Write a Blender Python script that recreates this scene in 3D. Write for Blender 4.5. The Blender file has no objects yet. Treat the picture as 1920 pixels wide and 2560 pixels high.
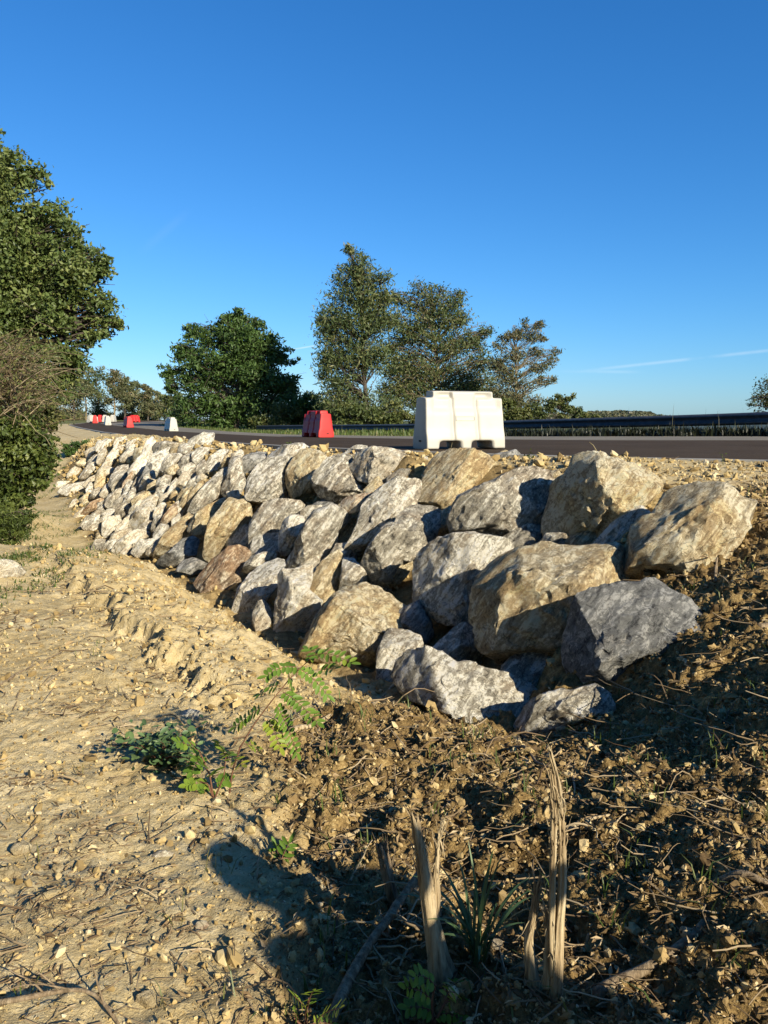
import bpy, math, random
import numpy as np
from mathutils import Vector, Euler
R = math.radians
rng = np.random.default_rng(7)
random.seed(7)
scene = bpy.context.scene
col = scene.collection

# ------------------------------------------------------------------ camera, sky, sun, exposure
EYE = 0.42            # camera height above the road surface (world z = 0)
PITCH = 6.9           # degrees below the horizon
FPX = 1923.0          # focal length in pixels of the 1920 x 2560 photograph
cd = bpy.data.cameras.new("camera"); cam = bpy.data.objects.new("camera", cd); col.objects.link(cam)
cd.sensor_fit = 'VERTICAL'; cd.sensor_height = 24; cd.lens = 24*FPX/2560
cd.clip_start = 0.05; cd.clip_end = 9000
cam.location = (0, 0, EYE); cam.rotation_euler = (R(90-PITCH), 0, 0)
scene.camera = cam
SUN_EL, SUN_AZ = 26.0, 141.0      # azimuth clockwise from +Y
wd = bpy.data.worlds.new("World"); scene.world = wd; wd.use_nodes = True
def build_world():
    nt = wd.node_tree; N = nt.nodes; L = nt.links
    sk = N.new('ShaderNodeTexSky'); sk.sky_type = 'NISHITA'; sk.sun_disc = False
    sk.sun_elevation = R(SUN_EL); sk.sun_rotation = R(SUN_AZ)
    sk.air_density = 1.0; sk.dust_density = 0.25; sk.ozone_density = 3.0
    sp = N.new('ShaderNodeSeparateColor'); L.new(sk.outputs[0], sp.inputs[0])
    cb = N.new('ShaderNodeCombineColor')
    for i, (a, p) in enumerate(((0.62, 1.42), (0.80, 1.02), (1.13, 0.90))):   # the deep, saturated blue of this sky
        m = N.new('ShaderNodeMath'); m.operation = 'MULTIPLY'; m.inputs[1].default_value = 0.1
        L.new(sp.outputs[i], m.inputs[0])
        q = N.new('ShaderNodeMath'); q.operation = 'POWER'; q.inputs[1].default_value = p
        L.new(m.outputs[0], q.inputs[0])
        t = N.new('ShaderNodeMath'); t.operation = 'MULTIPLY'; t.inputs[1].default_value = a*10
        L.new(q.outputs[0], t.inputs[0]); L.new(t.outputs[0], cb.inputs[i])
    # two faint vapour trails low in the sky, each a thin band along a great circle
    def d(px, py):
        v = py-1280.0; a = np.array([px-960.0, FPX*math.cos(R(PITCH))-v*math.sin(R(PITCH)), -(v*math.cos(R(PITCH))+FPX*math.sin(R(PITCH)))]); return a/np.linalg.norm(a)
    tc = N.new('ShaderNodeTexCoord'); sky = cb.outputs[0]
    def dot(vec):
        q = N.new('ShaderNodeVectorMath'); q.operation = 'DOT_PRODUCT'; q.inputs[1].default_value = tuple(vec); L.new(tc.outputs['Generated'], q.inputs[0]); return q.outputs['Value']
    def ma(op, a, b, c=None):
        q = N.new('ShaderNodeMath'); q.operation = op
        for i, e in enumerate((a, b)):
            if isinstance(e, bpy.types.NodeSocket): L.new(e, q.inputs[i])
            else: q.inputs[i].default_value = e
        return q.outputs[0]
    def sm(x, lo, hi):
        q = N.new('ShaderNodeMapRange'); q.interpolation_type = 'SMOOTHSTEP'; L.new(x, q.inputs[0]); q.inputs[1].default_value = lo; q.inputs[2].default_value = hi; return q.outputs[0]
    nz = N.new('ShaderNodeTexNoise'); nz.inputs['Scale'].default_value = 22; nz.inputs['Detail'].default_value = 6; L.new(tc.outputs['Generated'], nz.inputs['Vector'])
    for (a, b, w, k) in (((700, 879), (806, 861), .0016, .30), ((1395, 934), (2050, 862), .0030, .16), ((1380, 928), (1600, 930), .003, .10), ((340, 640), (470, 530), .008, .018)):
        A, B = d(*a), d(*b); n = np.cross(A, B); n /= np.linalg.norm(n); t = B-A; l = np.linalg.norm(t); t /= l
        band = sm(ma('ABSOLUTE', dot(n), 0), w, 0.0); s0 = float(A@t)
        along = ma('MULTIPLY', sm(dot(t), s0-.02*l, s0+.35*l), sm(dot(t), s0+1.12*l, s0+.75*l))
        f = ma('MULTIPLY', ma('MULTIPLY', band, along), ma('MULTIPLY', sm(nz.outputs[0], .30, .60), k))
        mx = N.new('ShaderNodeMix'); mx.data_type = 'RGBA'; L.new(f, mx.inputs[0]); L.new(sky, mx.inputs[6]); mx.inputs[7].default_value = (8.5, 8.8, 9.0, 1); sky = mx.outputs[2]
    L.new(sky, N['Background'].inputs[0])
    N['Background'].inputs[1].default_value = 0.074
build_world()
sd = bpy.data.lights.new("sun", 'SUN'); sun = bpy.data.objects.new("sun", sd); col.objects.link(sun)
sd.energy = 5.0; sd.angle = R(0.5); sd.color = (1.0, 0.895, 0.70)
sun.rotation_euler = (R(90-SUN_EL), 0, R(180-SUN_AZ)); sun.location = (20, -25, 20)
scene.view_settings.view_transform = 'Standard'; scene.view_settings.look = 'None'
scene.view_settings.exposure = 0.85; scene.view_settings.gamma = 1.0
scene.cycles.max_bounces = 6; scene.cycles.diffuse_bounces = 3
SUN_DIR = np.array([math.sin(R(SUN_AZ))*math.cos(R(SUN_EL)), math.cos(R(SUN_AZ))*math.cos(R(SUN_EL)), math.sin(R(SUN_EL))])

# ------------------------------------------------------------------ helpers
CP, SP = math.cos(R(PITCH)), math.sin(R(PITCH))
def ray(px, py):
    v = py-1280.0; d = FPX*CP - v*SP; dn = v*CP + FPX*SP
    return (px-960.0)/d, -dn/d            # x and z per metre of forward distance
def at(px, py, D):
    a, b = ray(px, py)
    return np.array([a*D, D, EYE+b*D])
def smooth(a, b, x):
    t = np.clip((np.asarray(x, float)-a)/(b-a), 0, 1)
    return t*t*(3-2*t)
_ZD = [0, 10, 23, 44, 55, 81, 110, 150]; _ZZ = [0, 0, -.14, -.30, -.22, 0, .26, .3]
def zroad(X, Y):
    X = np.asarray(X, float); Y = np.asarray(Y, float)
    return np.interp(Y, _ZD, _ZZ)*(1-smooth(.15, .42, X/np.maximum(Y, .5))*(Y < 60))
def road_at(px, py, lo=5.0, hi=140.0):    # where a line of sight meets the road
    D = np.linspace(lo, hi, 5000); a, b = ray(px, py)
    s = EYE+b*D-zroad(a*D, D)
    k = np.argmax(s <= 0) if (s <= 0).any() else len(D)-1
    return np.array([a*D[k], D[k], zroad(a*D[k], D[k])])

def hash3(i, j, k, s):
    h = (i.astype(np.int64)*374761393 + j.astype(np.int64)*668265263 + k.astype(np.int64)*2147483647 + s*974711) & 0xffffffff
    h = ((h ^ (h >> 13))*1274126177) & 0xffffffff
    h = h ^ (h >> 16)
    return (h & 0xffff)/32767.5-1.0
def noise(p, s=0):                        # smooth value noise, about -1..1
    f = np.floor(p); t = p-f; t = t*t*t*(t*(t*6-15)+10); i, j, k = f[:, 0], f[:, 1], f[:, 2]
    i = i.astype(np.int64); j = j.astype(np.int64); k = k.astype(np.int64)
    def c(a, b, e): return hash3(i+a, j+b, k+e, s)
    x, y, z = t[:, 0], t[:, 1], t[:, 2]
    a0 = c(0,0,0)*(1-x)+c(1,0,0)*x; a1 = c(0,1,0)*(1-x)+c(1,1,0)*x
    b0 = c(0,0,1)*(1-x)+c(1,0,1)*x; b1 = c(0,1,1)*(1-x)+c(1,1,1)*x
    return (a0*(1-y)+a1*y)*(1-z)+(b0*(1-y)+b1*y)*z
def fbm(p, o=4, s=0, g=.5):
    r = 0; a = 1; t = 0
    for q in range(o):
        r = r+a*noise(p*(2.03**q)+q*17.3, s+q); t += a; a *= g
    return r/t

class MB:                                 # collects quads and triangles, links them as ONE mesh object
    def __init__(s): s.v = []; s.q = []; s.t = []; s.n = 0; s.att = []
    def add(s, v, q=None, t=None, att=None):
        v = np.asarray(v, float).reshape(-1, 3); s.v.append(v)
        if q is not None and len(q): s.q.append(np.asarray(q, np.int64).reshape(-1, 4)+s.n)
        if t is not None and len(t): s.t.append(np.asarray(t, np.int64).reshape(-1, 3)+s.n)
        s.att.append(np.zeros(len(v)) if att is None else np.broadcast_to(att, (len(v),)))
        s.n += len(v)
    def box(s, c, d, rz=0, bev=0):
        x, y, z = [e/2 for e in d]
        p = np.array([[i, j, k] for k in (-z, z) for j in (-y, y) for i in (-x, x)])
        ca, sa = math.cos(rz), math.sin(rz)
        p = np.stack([p[:, 0]*ca-p[:, 1]*sa, p[:, 0]*sa+p[:, 1]*ca, p[:, 2]], 1)+np.asarray(c)
        s.add(p, q=[[0,2,3,1],[4,5,7,6],[0,1,5,4],[2,6,7,3],[0,4,6,2],[1,3,7,5]])
    def tube(s, P, r, n=6, att=None, cap=True):
        P = np.asarray(P, float); m = len(P); r = np.broadcast_to(np.asarray(r, float), (m,))
        T = np.gradient(P, axis=0); T /= np.linalg.norm(T, axis=1)[:, None]+1e-12
        u = np.cross(T, [.31, .17, .93]); u /= np.linalg.norm(u, axis=1)[:, None]+1e-9
        w = np.cross(T, u); a = np.arange(n)*2*math.pi/n
        V = P[:, None]+r[:, None, None]*(np.cos(a)[None, :, None]*u[:, None]+np.sin(a)[None, :, None]*w[:, None])
        i = np.arange(m-1)[:, None]*n; j = np.arange(n)[None]; k = (j+1) % n
        q = np.stack([i+j, i+k, i+n+k, i+n+j], -1).reshape(-1, 4)
        V = V.reshape(-1, 3); t = None
        if cap:
            t = [[0, e+1, e] for e in range(1, n-1)]+[[(m-1)*n, (m-1)*n+e, (m-1)*n+e+1] for e in range(1, n-1)]
        s.add(V, q=q, t=t, att=att)
    def build(s, name, mat, parent=None, smooth_=False, attname=None, origin=None):
        v = np.concatenate(s.v) if s.v else np.zeros((0, 3))
        o0 = np.zeros(3) if origin is None else np.asarray(origin, float)
        q = np.concatenate(s.q) if s.q else np.zeros((0, 4), np.int64)
        t = np.concatenate(s.t) if s.t else np.zeros((0, 3), np.int64)
        me = bpy.data.meshes.new(name)
        me.vertices.add(len(v)); me.vertices.foreach_set('co', (v-o0).astype(np.float32).ravel())
        me.loops.add(len(q)*4+len(t)*3)
        me.loops.foreach_set('vertex_index', np.concatenate([q.ravel(), t.ravel()]).astype(np.int32))
        me.polygons.add(len(q)+len(t))
        st = np.concatenate([np.arange(len(q))*4, len(q)*4+np.arange(len(t))*3]).astype(np.int32)
        me.polygons.foreach_set('loop_start', st)
        me.polygons.foreach_set('use_smooth', np.full(len(q)+len(t), smooth_))
        if attname:
            a = me.attributes.new(attname, 'FLOAT', 'POINT'); a.data.foreach_set('value', np.concatenate(s.att).astype(np.float32))
        me.update(calc_edges=True); me.validate()
        ob = bpy.data.objects.new(name, me); col.objects.link(ob); ob.location = o0
        if isinstance(mat, (list, tuple)):
            for m in mat: me.materials.append(m)
        else: me.materials.append(mat)
        if parent is not None:
            ob.parent = parent; ob.location = o0-np.array(parent.location)
        return ob
def empty(name, loc):
    o = bpy.data.objects.new(name, None); col.objects.link(o); o.location = loc; o.empty_display_size = .2; return o
def tag(o, label=None, cat=None, group=None, kind=None):
    for k, x in (('label', label), ('category', cat), ('group', group), ('kind', kind)):
        if x: o[k] = x
    return o

# ------------------------------------------------------------------ materials
class NT:
    def __init__(s, name):
        s.m = bpy.data.materials.new(name); s.m.use_nodes = True
        s.t = s.m.node_tree; s.b = s.t.nodes['Principled BSDF']; s.out = s.t.nodes['Material Output']
    def n(s, ty, ins=None, **kw):
        x = s.t.nodes.new(ty)
        for k, e in kw.items(): setattr(x, k, e)
        for k, e in (ins or {}).items():
            if isinstance(e, bpy.types.NodeSocket): s.t.links.new(e, x.inputs[k])
            else: x.inputs[k].default_value = e
        return x
    def noise(s, vec, scale, detail=5, rough=.55, w=None, dist=0):
        x = s.n('ShaderNodeTexNoise', {'Scale': scale, 'Detail': detail, 'Roughness': rough, 'Distortion': dist}, noise_dimensions='4D' if w is not None else '3D')
        if vec is not None: s.t.links.new(vec, x.inputs['Vector'])
        if w is not None: s.t.links.new(w, x.inputs['W'])
        return x.outputs[0]
    def ramp(s, fac, stops, interp='LINEAR'):
        x = s.n('ShaderNodeValToRGB'); s.t.links.new(fac, x.inputs[0]); r = x.color_ramp; r.interpolation = interp
        while len(r.elements) < len(stops): r.elements.new(.5)
        for e, (p, c) in zip(r.elements, stops):
            e.position = p; e.color = (*c, 1) if len(c) == 3 else c
        return x.outputs[0]
    def mix(s, f, a, b, mode='MIX'):
        x = s.n('ShaderNodeMix', data_type='RGBA', blend_type=mode)
        for i, e in ((0, f), (6, a), (7, b)):
            if isinstance(e, bpy.types.NodeSocket): s.t.links.new(e, x.inputs[i])
            else: x.inputs[i].default_value = e if i == 0 else (*e, 1)
        return x.outputs[2]
    def math(s, op, a, b=None, c=None):
        x = s.n('ShaderNodeMath', operation=op)
        for i, e in enumerate((a, b, c)):
            if e is None: continue
            if isinstance(e, bpy.types.NodeSocket): s.t.links.new(e, x.inputs[i])
            else: x.inputs[i].default_value = e
        return x.outputs[0]
    def bump(s, h, strength, dist, prev=None):
        x = s.n('ShaderNodeBump', {'Strength': strength, 'Distance': dist}); s.t.links.new(h, x.inputs['Height'])
        if prev is not None: s.t.links.new(prev, x.inputs['Normal'])
        return x.outputs[0]
    def done(s, color=None, rough=.9, normal=None, spec=.3, alb=.74):
        if color is not None:
            if isinstance(color, bpy.types.NodeSocket): color = s.mix(1.0, color, (alb, alb, alb), 'MULTIPLY')
            else: color = tuple(e*alb for e in color)
            if isinstance(color, bpy.types.NodeSocket): s.t.links.new(color, s.b.inputs['Base Color'])
            else: s.b.inputs['Base Color'].default_value = (*color, 1)
        if isinstance(rough, bpy.types.NodeSocket): s.t.links.new(rough, s.b.inputs['Roughness'])
        else: s.b.inputs['Roughness'].default_value = rough
        s.b.inputs['Specular IOR Level'].default_value = spec
        if normal is not None: s.t.links.new(normal, s.b.inputs['Normal'])
        return s.m

def rock_mat(name, dark, mid, light, stain, stain_amt, vein=.5):
    t = NT(name); tc = t.n('ShaderNodeTexCoord'); oi = t.n('ShaderNodeObjectInfo')
    w = t.math('MULTIPLY', oi.outputs['Random'], 60.0)
    v = tc.outputs['Object']
    # the bedding of the stone: noise stretched along a slanting direction
    m0 = t.n('ShaderNodeMapping', {'Rotation': (0.3, R(50), 0.2)}); t.t.links.new(v, m0.inputs[0])
    mp = t.n('ShaderNodeMapping', {'Scale': (.85, 2.2, 4.6)}); t.t.links.new(m0.outputs[0], mp.inputs[0])
    n1 = t.noise(mp.outputs[0], 3.6, 10, .74, w, .9)
    n2 = t.noise(v, 24, 7, .8, w, .8)
    f = t.math('ADD', t.math('MULTIPLY', n1, .62), t.math('MULTIPLY', n2, .43))
    lift = t.math('MULTIPLY', t.math('SUBTRACT', oi.outputs['Random'], .5), .05)
    f = t.math('ADD', f, lift)
    c = t.ramp(f, [(.425, dark), (.48, mid), (.515, mid), (.555, light), (.65, tuple(min(.78, e*1.2) for e in light))])
    n3 = t.noise(v, 1.9, 6, .7, w, .6)
    s1 = t.ramp(n3, [(.50-.10*stain_amt, (0, 0, 0)), (.66-.10*stain_amt, (1, 1, 1))])
    c2 = t.mix(t.math('MULTIPLY', s1, min(.9, .25+stain_amt*.5)), c, t.mix(.6, c, stain, 'OVERLAY'))
    c2 = t.mix(t.math('MULTIPLY', s1, .30*stain_amt), c2, stain)
    # pale calcite veins and dark cracks
    dn = t.n('ShaderNodeTexNoise', {'Scale': 2.2, 'Detail': 5.0, 'Roughness': .6}, noise_dimensions='4D'); t.t.links.new(v, dn.inputs['Vector']); t.t.links.new(w, dn.inputs['W'])
    dv = t.n('ShaderNodeVectorMath', operation='MULTIPLY_ADD'); dv.inputs[1].default_value = (1.1, 1.1, 1.1)
    t.t.links.new(dn.outputs[1], dv.inputs[0]); t.t.links.new(v, dv.inputs[2])
    vo = t.n('ShaderNodeTexVoronoi', {'Scale': 2.6}, feature='DISTANCE_TO_EDGE'); t.t.links.new(dv.outputs[0], vo.inputs['Vector'])
    ve = t.ramp(vo.outputs['Distance'], [(.0, (1, 1, 1)), (.016, (0, 0, 0))])
    ve = t.math('MULTIPLY', ve, t.ramp(t.noise(v, 5, 4, .6, w), [(.48, (0, 0, 0)), (.58, (1, 1, 1))]))
    c3 = t.mix(t.math('MULTIPLY', ve, vein), c2, (.62, .58, .5))
    cr = t.n('ShaderNodeTexVoronoi', {'Scale': 3.7}, feature='DISTANCE_TO_EDGE'); mp3 = t.n('ShaderNodeMapping', {'Rotation': (0.3, R(52), 0.2), 'Scale': (.6, 1.3, 1.6)})
    t.t.links.new(dv.outputs[0], mp3.inputs[0]); t.t.links.new(mp3.outputs[0], cr.inputs['Vector'])
    crk = t.ramp(cr.outputs['Distance'], [(.0, (0, 0, 0)), (.03, (1, 1, 1))])
    c3 = t.mix(.55, c3, t.mix(1.0, c3, crk, 'MULTIPLY'))
    n4 = t.noise(mp.outputs[0], 7, 9, .8, w, .8)
    b = t.bump(crk, .5, .03)
    b = t.bump(n4, 1.0, .06, b)
    b = t.bump(n2, .7, .03, b)
    return t.done(c3, .9, b, .2, .93)
M = {}
M['grey'] = rock_mat('grey_limestone', (.115, .103, .085), (.39, .355, .28), (.86, .81, .67), (.42, .24, .09), .25)
M['tan'] = rock_mat('tan_limestone', (.15, .12, .075), (.47, .385, .24), (.84, .74, .52), (.46, .30, .12), .7)
M['pale'] = rock_mat('pale_limestone', (.19, .165, .125), (.58, .52, .40), (.88, .83, .68), (.45, .28, .12), .35)
M['slate'] = rock_mat('dark_slate', (.085, .085, .082), (.235, .235, .22), (.50, .49, .45), (.3, .2, .1), .05, .8)
M['rust'] = rock_mat('rusty_limestone', (.14, .10, .07), (.34, .26, .18), (.72, .63, .49), (.48, .28, .13), .7)
M['stone'] = rock_mat('field_stone', (.25, .19, .10), (.50, .41, .24), (.66, .57, .38), (.5, .3, .1), .4, .1)

def ground_mat():
    t = NT('bare_earth'); g = t.n('ShaderNodeNewGeometry'); v = g.outputs['Position']
    a = t.n('ShaderNodeAttribute', attribute_name='soil'); soil = a.outputs['Fac']
    gr = t.n('ShaderNodeAttribute', attribute_name='grassy').outputs['Fac']
    n1 = t.noise(v, 1.3, 5, .6); n2 = t.noise(v, 14, 6, .65); n3 = t.noise(v, 90, 4, .7)
    f = t.math('ADD', t.math('MULTIPLY', n1, .3), t.math('ADD', t.math('MULTIPLY', n2, .4), t.math('MULTIPLY', n3, .35)))
    sand = t.ramp(f, [(.38, (.33, .23, .095)), (.47, (.52, .395, .19)), (.56, (.63, .505, .275)), (.68, (.76, .65, .42))])
    dirt = t.ramp(f, [(.38, (.075, .045, .017)), (.49, (.20, .13, .05)), (.58, (.38, .26, .105)), (.66, (.56, .43, .20))])
    c = t.mix(soil, sand, dirt)
    grs = t.ramp(n2, [(.35, (.05, .07, .02)), (.6, (.14, .16, .045)), (.7, (.22, .19, .08))])
    c = t.mix(gr, c, grs)
    b = t.bump(n2, .5, .05); b = t.bump(n3, .7, .012, b)
    return t.done(c, .95, b, .15)
M['ground'] = ground_mat()
def simple(name, stops, scale, rough=.85, bump=.4, bd=.01, attr=None, spec=.3, trans=0, stretch=None, alb=.74):
    t = NT(name); tc = t.n('ShaderNodeTexCoord'); v = tc.outputs['Object']
    if stretch:
        mp = t.n('ShaderNodeMapping', {'Scale': stretch}); t.t.links.new(v, mp.inputs[0]); v = mp.outputs[0]
    n = t.noise(v, scale, 6, .65); f = n
    if attr:
        a = t.n('ShaderNodeAttribute', attribute_name=attr)
        f = t.math('ADD', t.math('MULTIPLY', a.outputs['Fac'], .8), t.math('MULTIPLY', n, .2))
    c = t.ramp(f, stops)
    b = t.bump(n, bump, bd) if bump else None
    m = t.done(c, rough, b, spec, alb)
    if trans:
        tr = t.n('ShaderNodeBsdfTranslucent'); t.t.links.new(t.mix(1.0, c, (1.25*alb, 1.15*alb, .55*alb), 'MULTIPLY'), tr.inputs[0])
        mx = t.n('ShaderNodeMixShader', {0: trans}); t.t.links.new(t.b.outputs[0], mx.inputs[1]); t.t.links.new(tr.outputs[0], mx.inputs[2])
        t.t.links.new(mx.outputs[0], t.out.inputs[0])
    return m
M['scree'] = simple('scree_stones', [(.1, (.22, .15, .06)), (.4, (.48, .345, .145)), (.75, (.62, .48, .23)), (.97, (.76, .66, .46))], 30, attr='tint', bump=.5, bd=.006)
M['clod'] = simple('soil_clods', [(.1, (.09, .056, .022)), (.4, (.23, .152, .062)), (.75, (.46, .33, .145)), (.97, (.70, .56, .31))], 30, attr='tint', bump=.6, bd=.008)
M['litter'] = simple('dead_leaves', [(.05, (.06, .038, .02)), (.4, (.22, .145, .07)), (.75, (.44, .32, .17)), (.97, (.66, .54, .35))], 30, attr='tint', bump=0)
M['twig'] = simple('dry_twigs', [(.1, (.10, .06, .03)), (.5, (.28, .20, .11)), (.95, (.50, .40, .25))], 30, attr='tint', bump=0)
M['wood'] = simple('splintered_wood', [(.3, (.13, .09, .05)), (.44, (.40, .295, .165)), (.58, (.60, .48, .29)), (.75, (.72, .61, .42))], 14, bump=.8, bd=.012, stretch=(4, 4, .35))
M['greywood'] = simple('weathered_wood', [(.3, (.09, .065, .04)), (.5, (.26, .19, .115)), (.7, (.44, .35, .23))], 16, bump=.8, bd=.01, stretch=(4, 4, .5))
M['bark'] = simple('tree_bark', [(.3, (.05, .04, .03)), (.6, (.13, .105, .08)), (.8, (.2, .17, .13))], 9, bump=.6, bd=.03)
M['palebark'] = simple('pale_bark', [(.3, (.16, .12, .07)), (.6, (.30, .24, .15)), (.8, (.42, .35, .24))], 9, bump=.4, bd=.02)
M['drytwig'] = simple('dry_bramble_canes', [(.2, (.08, .055, .03)), (.5, (.23, .17, .095)), (.9, (.42, .34, .21))], 9, bump=0, attr='tint')
def leafm(name, a, b, c, trans=.22, rough=.5):
    return simple(name, [(.1, a), (.5, b), (.92, c)], 3, rough, 0, attr='tint', spec=.35, trans=trans, alb=.80)
M['oak'] = leafm('oak_leaves', (0.057, 0.085, 0.023), (0.118, 0.167, 0.042), (0.247, 0.275, 0.085))
M['green'] = leafm('maple_leaves', (0.031, 0.061, 0.015), (0.068, 0.126, 0.027), (0.128, 0.196, 0.048))
M['locust'] = leafm('locust_leaves', (.05, .082, .03), (.11, .15, .05), (.25, .23, .09))
M['sparse'] = leafm('autumn_leaves', (.07, .085, .035), (.135, .15, .065), (.27, .20, .11))
M['farleaf'] = leafm('distant_leaves', (0.075, 0.098, 0.045), (0.15, 0.173, 0.075), (0.285, 0.24, 0.128))
M['bush'] = leafm('bush_leaves', (0.048, 0.072, 0.019), (0.104, 0.131, 0.035), (0.24, 0.224, 0.072))
M['ivy'] = leafm('bramble_leaves', (.028, .045, .010), (.075, .11, .022), (.19, .22, .05))
M['redbush'] = leafm('reddish_leaves', (.09, .03, .02), (.16, .06, .035), (.2, .12, .06))
M['seedling'] = leafm('locust_seedling_leaves', (.09, .17, .02), (.16, .27, .035), (.40, .42, .04), .3)
M['blueleaf'] = leafm('young_oak_leaves', (.05, .105, .04), (.10, .17, .065), (.20, .28, .10), .15)
M['grass'] = leafm('grass_blades', (.05, .085, .02), (.10, .15, .03), (.30, .25, .11), .25)
M['drygrass'] = leafm('dry_grass', (.10, .11, .03), (.24, .21, .09), (.45, .37, .2), .25)
M['hill'] = leafm('far_woods', (.05, .06, .03), (.085, .095, .045), (.16, .13, .065), 0)
M['stem'] = simple('reddish_stem', [(.3, (.12, .05, .03)), (.7, (.26, .13, .07))], 20, bump=0)
M['shadeweed'] = leafm('shade_toned_weeds', (.010, .014, .006), (.022, .030, .012), (.09, .085, .04), .1)  # shade of the verge and rail foot put into a near-black leaf colour

# ------------------------------------------------------------------ road edges and terrain
near_edge = np.array([road_at(*p) for p in [(1900,1155),(1500,1147),(1250,1140),(1000,1131),(903,1126),(754,1120),(574,1109),(417,1098),(334,1091),(256,1081),(199,1070),(168,1062)]]
                     + [np.array([-34.0, 92, .09]), np.array([-30.0, 112, .26])])
near_edge = np.concatenate([[[14, 3.6, 0], [7.5, 5.7, 0]], near_edge])
seam = np.array([road_at(*p) for p in [(1900,1102),(1500,1102),(1000,1097.5),(679,1092),(480,1081.5),(411,1077),(295,1065),(247,1058.5)]] + [np.array([-27.0, 112, .26])])
seam = np.concatenate([[[16, 12.5, 0]], seam])
far_edge = np.array([road_at(*p) for p in [(1900,1092),(1300,1092),(1000,1091.5),(716,1087),(567,1079),(443,1068),(391,1062)]] + [np.array([-22.0, 112, .26])])
far_edge = np.concatenate([[[18, 17.0, 0]], far_edge])
def resample(P, n):
    d = np.r_[0, np.cumsum(np.linalg.norm(np.diff(P, axis=0), axis=1))]
    s = np.linspace(0, 1, n)**1.6*d[-1]
    Q = np.stack([np.interp(s, d, P[:, i]) for i in range(3)], 1)
    for _ in range(2): Q[1:-1] = .25*Q[:-2]+.5*Q[1:-1]+.25*Q[2:]
    return Q
NEAR, SEAM, FAR = resample(near_edge, 160), resample(seam, 160), resample(far_edge, 160)

base_line = [(1400,1840,4.4),(1150,1800,4.85),(960,1715,5.7),(760,1650,6.65),(690,1615,7.05),(600,1550,7.85),(480,1478,9.3),(400,1440,10.3),(300,1405,11.6),(240,1385,12.8),(200,1310,16.5),(165,1225,22.5),(150,1180,26)]
top_line = [(1640,1195,6.9),(1480,1165,7.7),(1300,1150,8.4),(1150,1143,9.0),(1000,1139,9.5),(850,1133,10.6),(700,1126,12.2),(520,1116,15.2),(400,1107,18.5),(300,1101,22),(230,1101,25),(205,1112,27)]
ctl = []
Bp = np.array([at(*p) for p in base_line]); Tp = np.array([at(*p) for p in top_line])
Bl, Tl = resample(Bp, 30), resample(Tp, 30)
for b, t in zip(Bl[:], Tl[:]):
    for k, e in ((0, 0), (.25, .05), (.5, .06), (.75, .05), (1, 0)):
        p = b*(1-k)+t*k; p[2] -= .06
        ctl.append(p)
RK = [(2150,1018,16.3),(1920,1030,19),(1600,1041,22.5),(1270,1051,28),(1030,1060,34),(860,1061.5,41),(700,1063,50),(640,1064,56)]
for (x, y, D), (x2, y2, D2) in zip(RK[:-1], RK[1:]):
    for k in np.linspace(0, 1, 6)[:-1]:
        p = at(x, y, D)*(1-k)+at(x2, y2, D2)*k; p[2] -= .66; ctl.append(p+[.15, .05, 0]); ctl.append(p+[1.2, .4, -.25])
        q = p+[-.75, -.5, 0]; q[2] = float(zroad(q[0], q[1]))-.02
        if D < 33: ctl.append(q)
_n2 = np.stack([-np.gradient(NEAR[:, 1]), np.gradient(NEAR[:, 0])], 1); _n2 /= np.linalg.norm(_n2, axis=1)[:, None]
if ((SEAM-NEAR)[:, :2]*_n2).sum() < 0: _n2 = -_n2
for j in range(2, 100, 4):
    for o_, dz_ in ((.3, .010), (.9, .09)): ctl.append(np.array([NEAR[j, 0]-_n2[j, 0]*o_, NEAR[j, 1]-_n2[j, 1]*o_, NEAR[j, 2]-dz_]))
for p in NEAR[::6]: ctl.append(p-[0, 0, .003])
for p in SEAM[::8]: ctl.append(p-[0, 0, .04])
for p in FAR[::8]: ctl.append(p-[0, 0, .04])
for p in ([(0,2560,1.75),(480,2560,1.78),(960,2560,1.8),(1500,2560,1.72),(1920,2560,1.55),(0,2100,2.75),(560,2130,2.7),(960,2100,2.75),(1400,2100,2.55),
           (1920,2100,2.12),(0,1800,4.0),(300,1800,4.05),(600,1800,4.15),(960,1800,4.0),(1250,1880,3.85),(1920,1800,3.12),(1640,1880,3.5),
           (1920,1500,4.55),(1920,1300,5.6),(1920,1195,6.9),(1700,1480,5.2),(1640,1700,4.35),(1530,1790,4.3),(1800,1350,5.62),(1780,1235,6.5),
           (0,1600,5.6),(300,1600,5.7),(600,1620,5.8),(740,1690,5.7),(480,1530,7.0),(420,1455,8.6),(0,1470,7.5),(150,1425,8.5),(300,1393,9.7),(380,1412,9.9),(240,1480,7.6),(560,1580,6.9),
           (60,1395,11.5),(200,1375,12.6),(90,1330,15.5),(150,1330,15.3),(130,1250,21.5),(140,1200,27),(120,1150,31),(160,1108,33),(200,1100,31),(230,1093,30),(130,1100,38),(150,1088,44),(140,1075,56),
           (20,1390,10.5),(-60,1330,10.5),(60,1290,14.5),(30,1200,15),(-80,1150,16),(-300,1250,9),(-300,1500,6.5),(-400,1900,3.5),(-400,2560,1.7),(-200,1100,26)]):
    ctl.append(at(*p))
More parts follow.
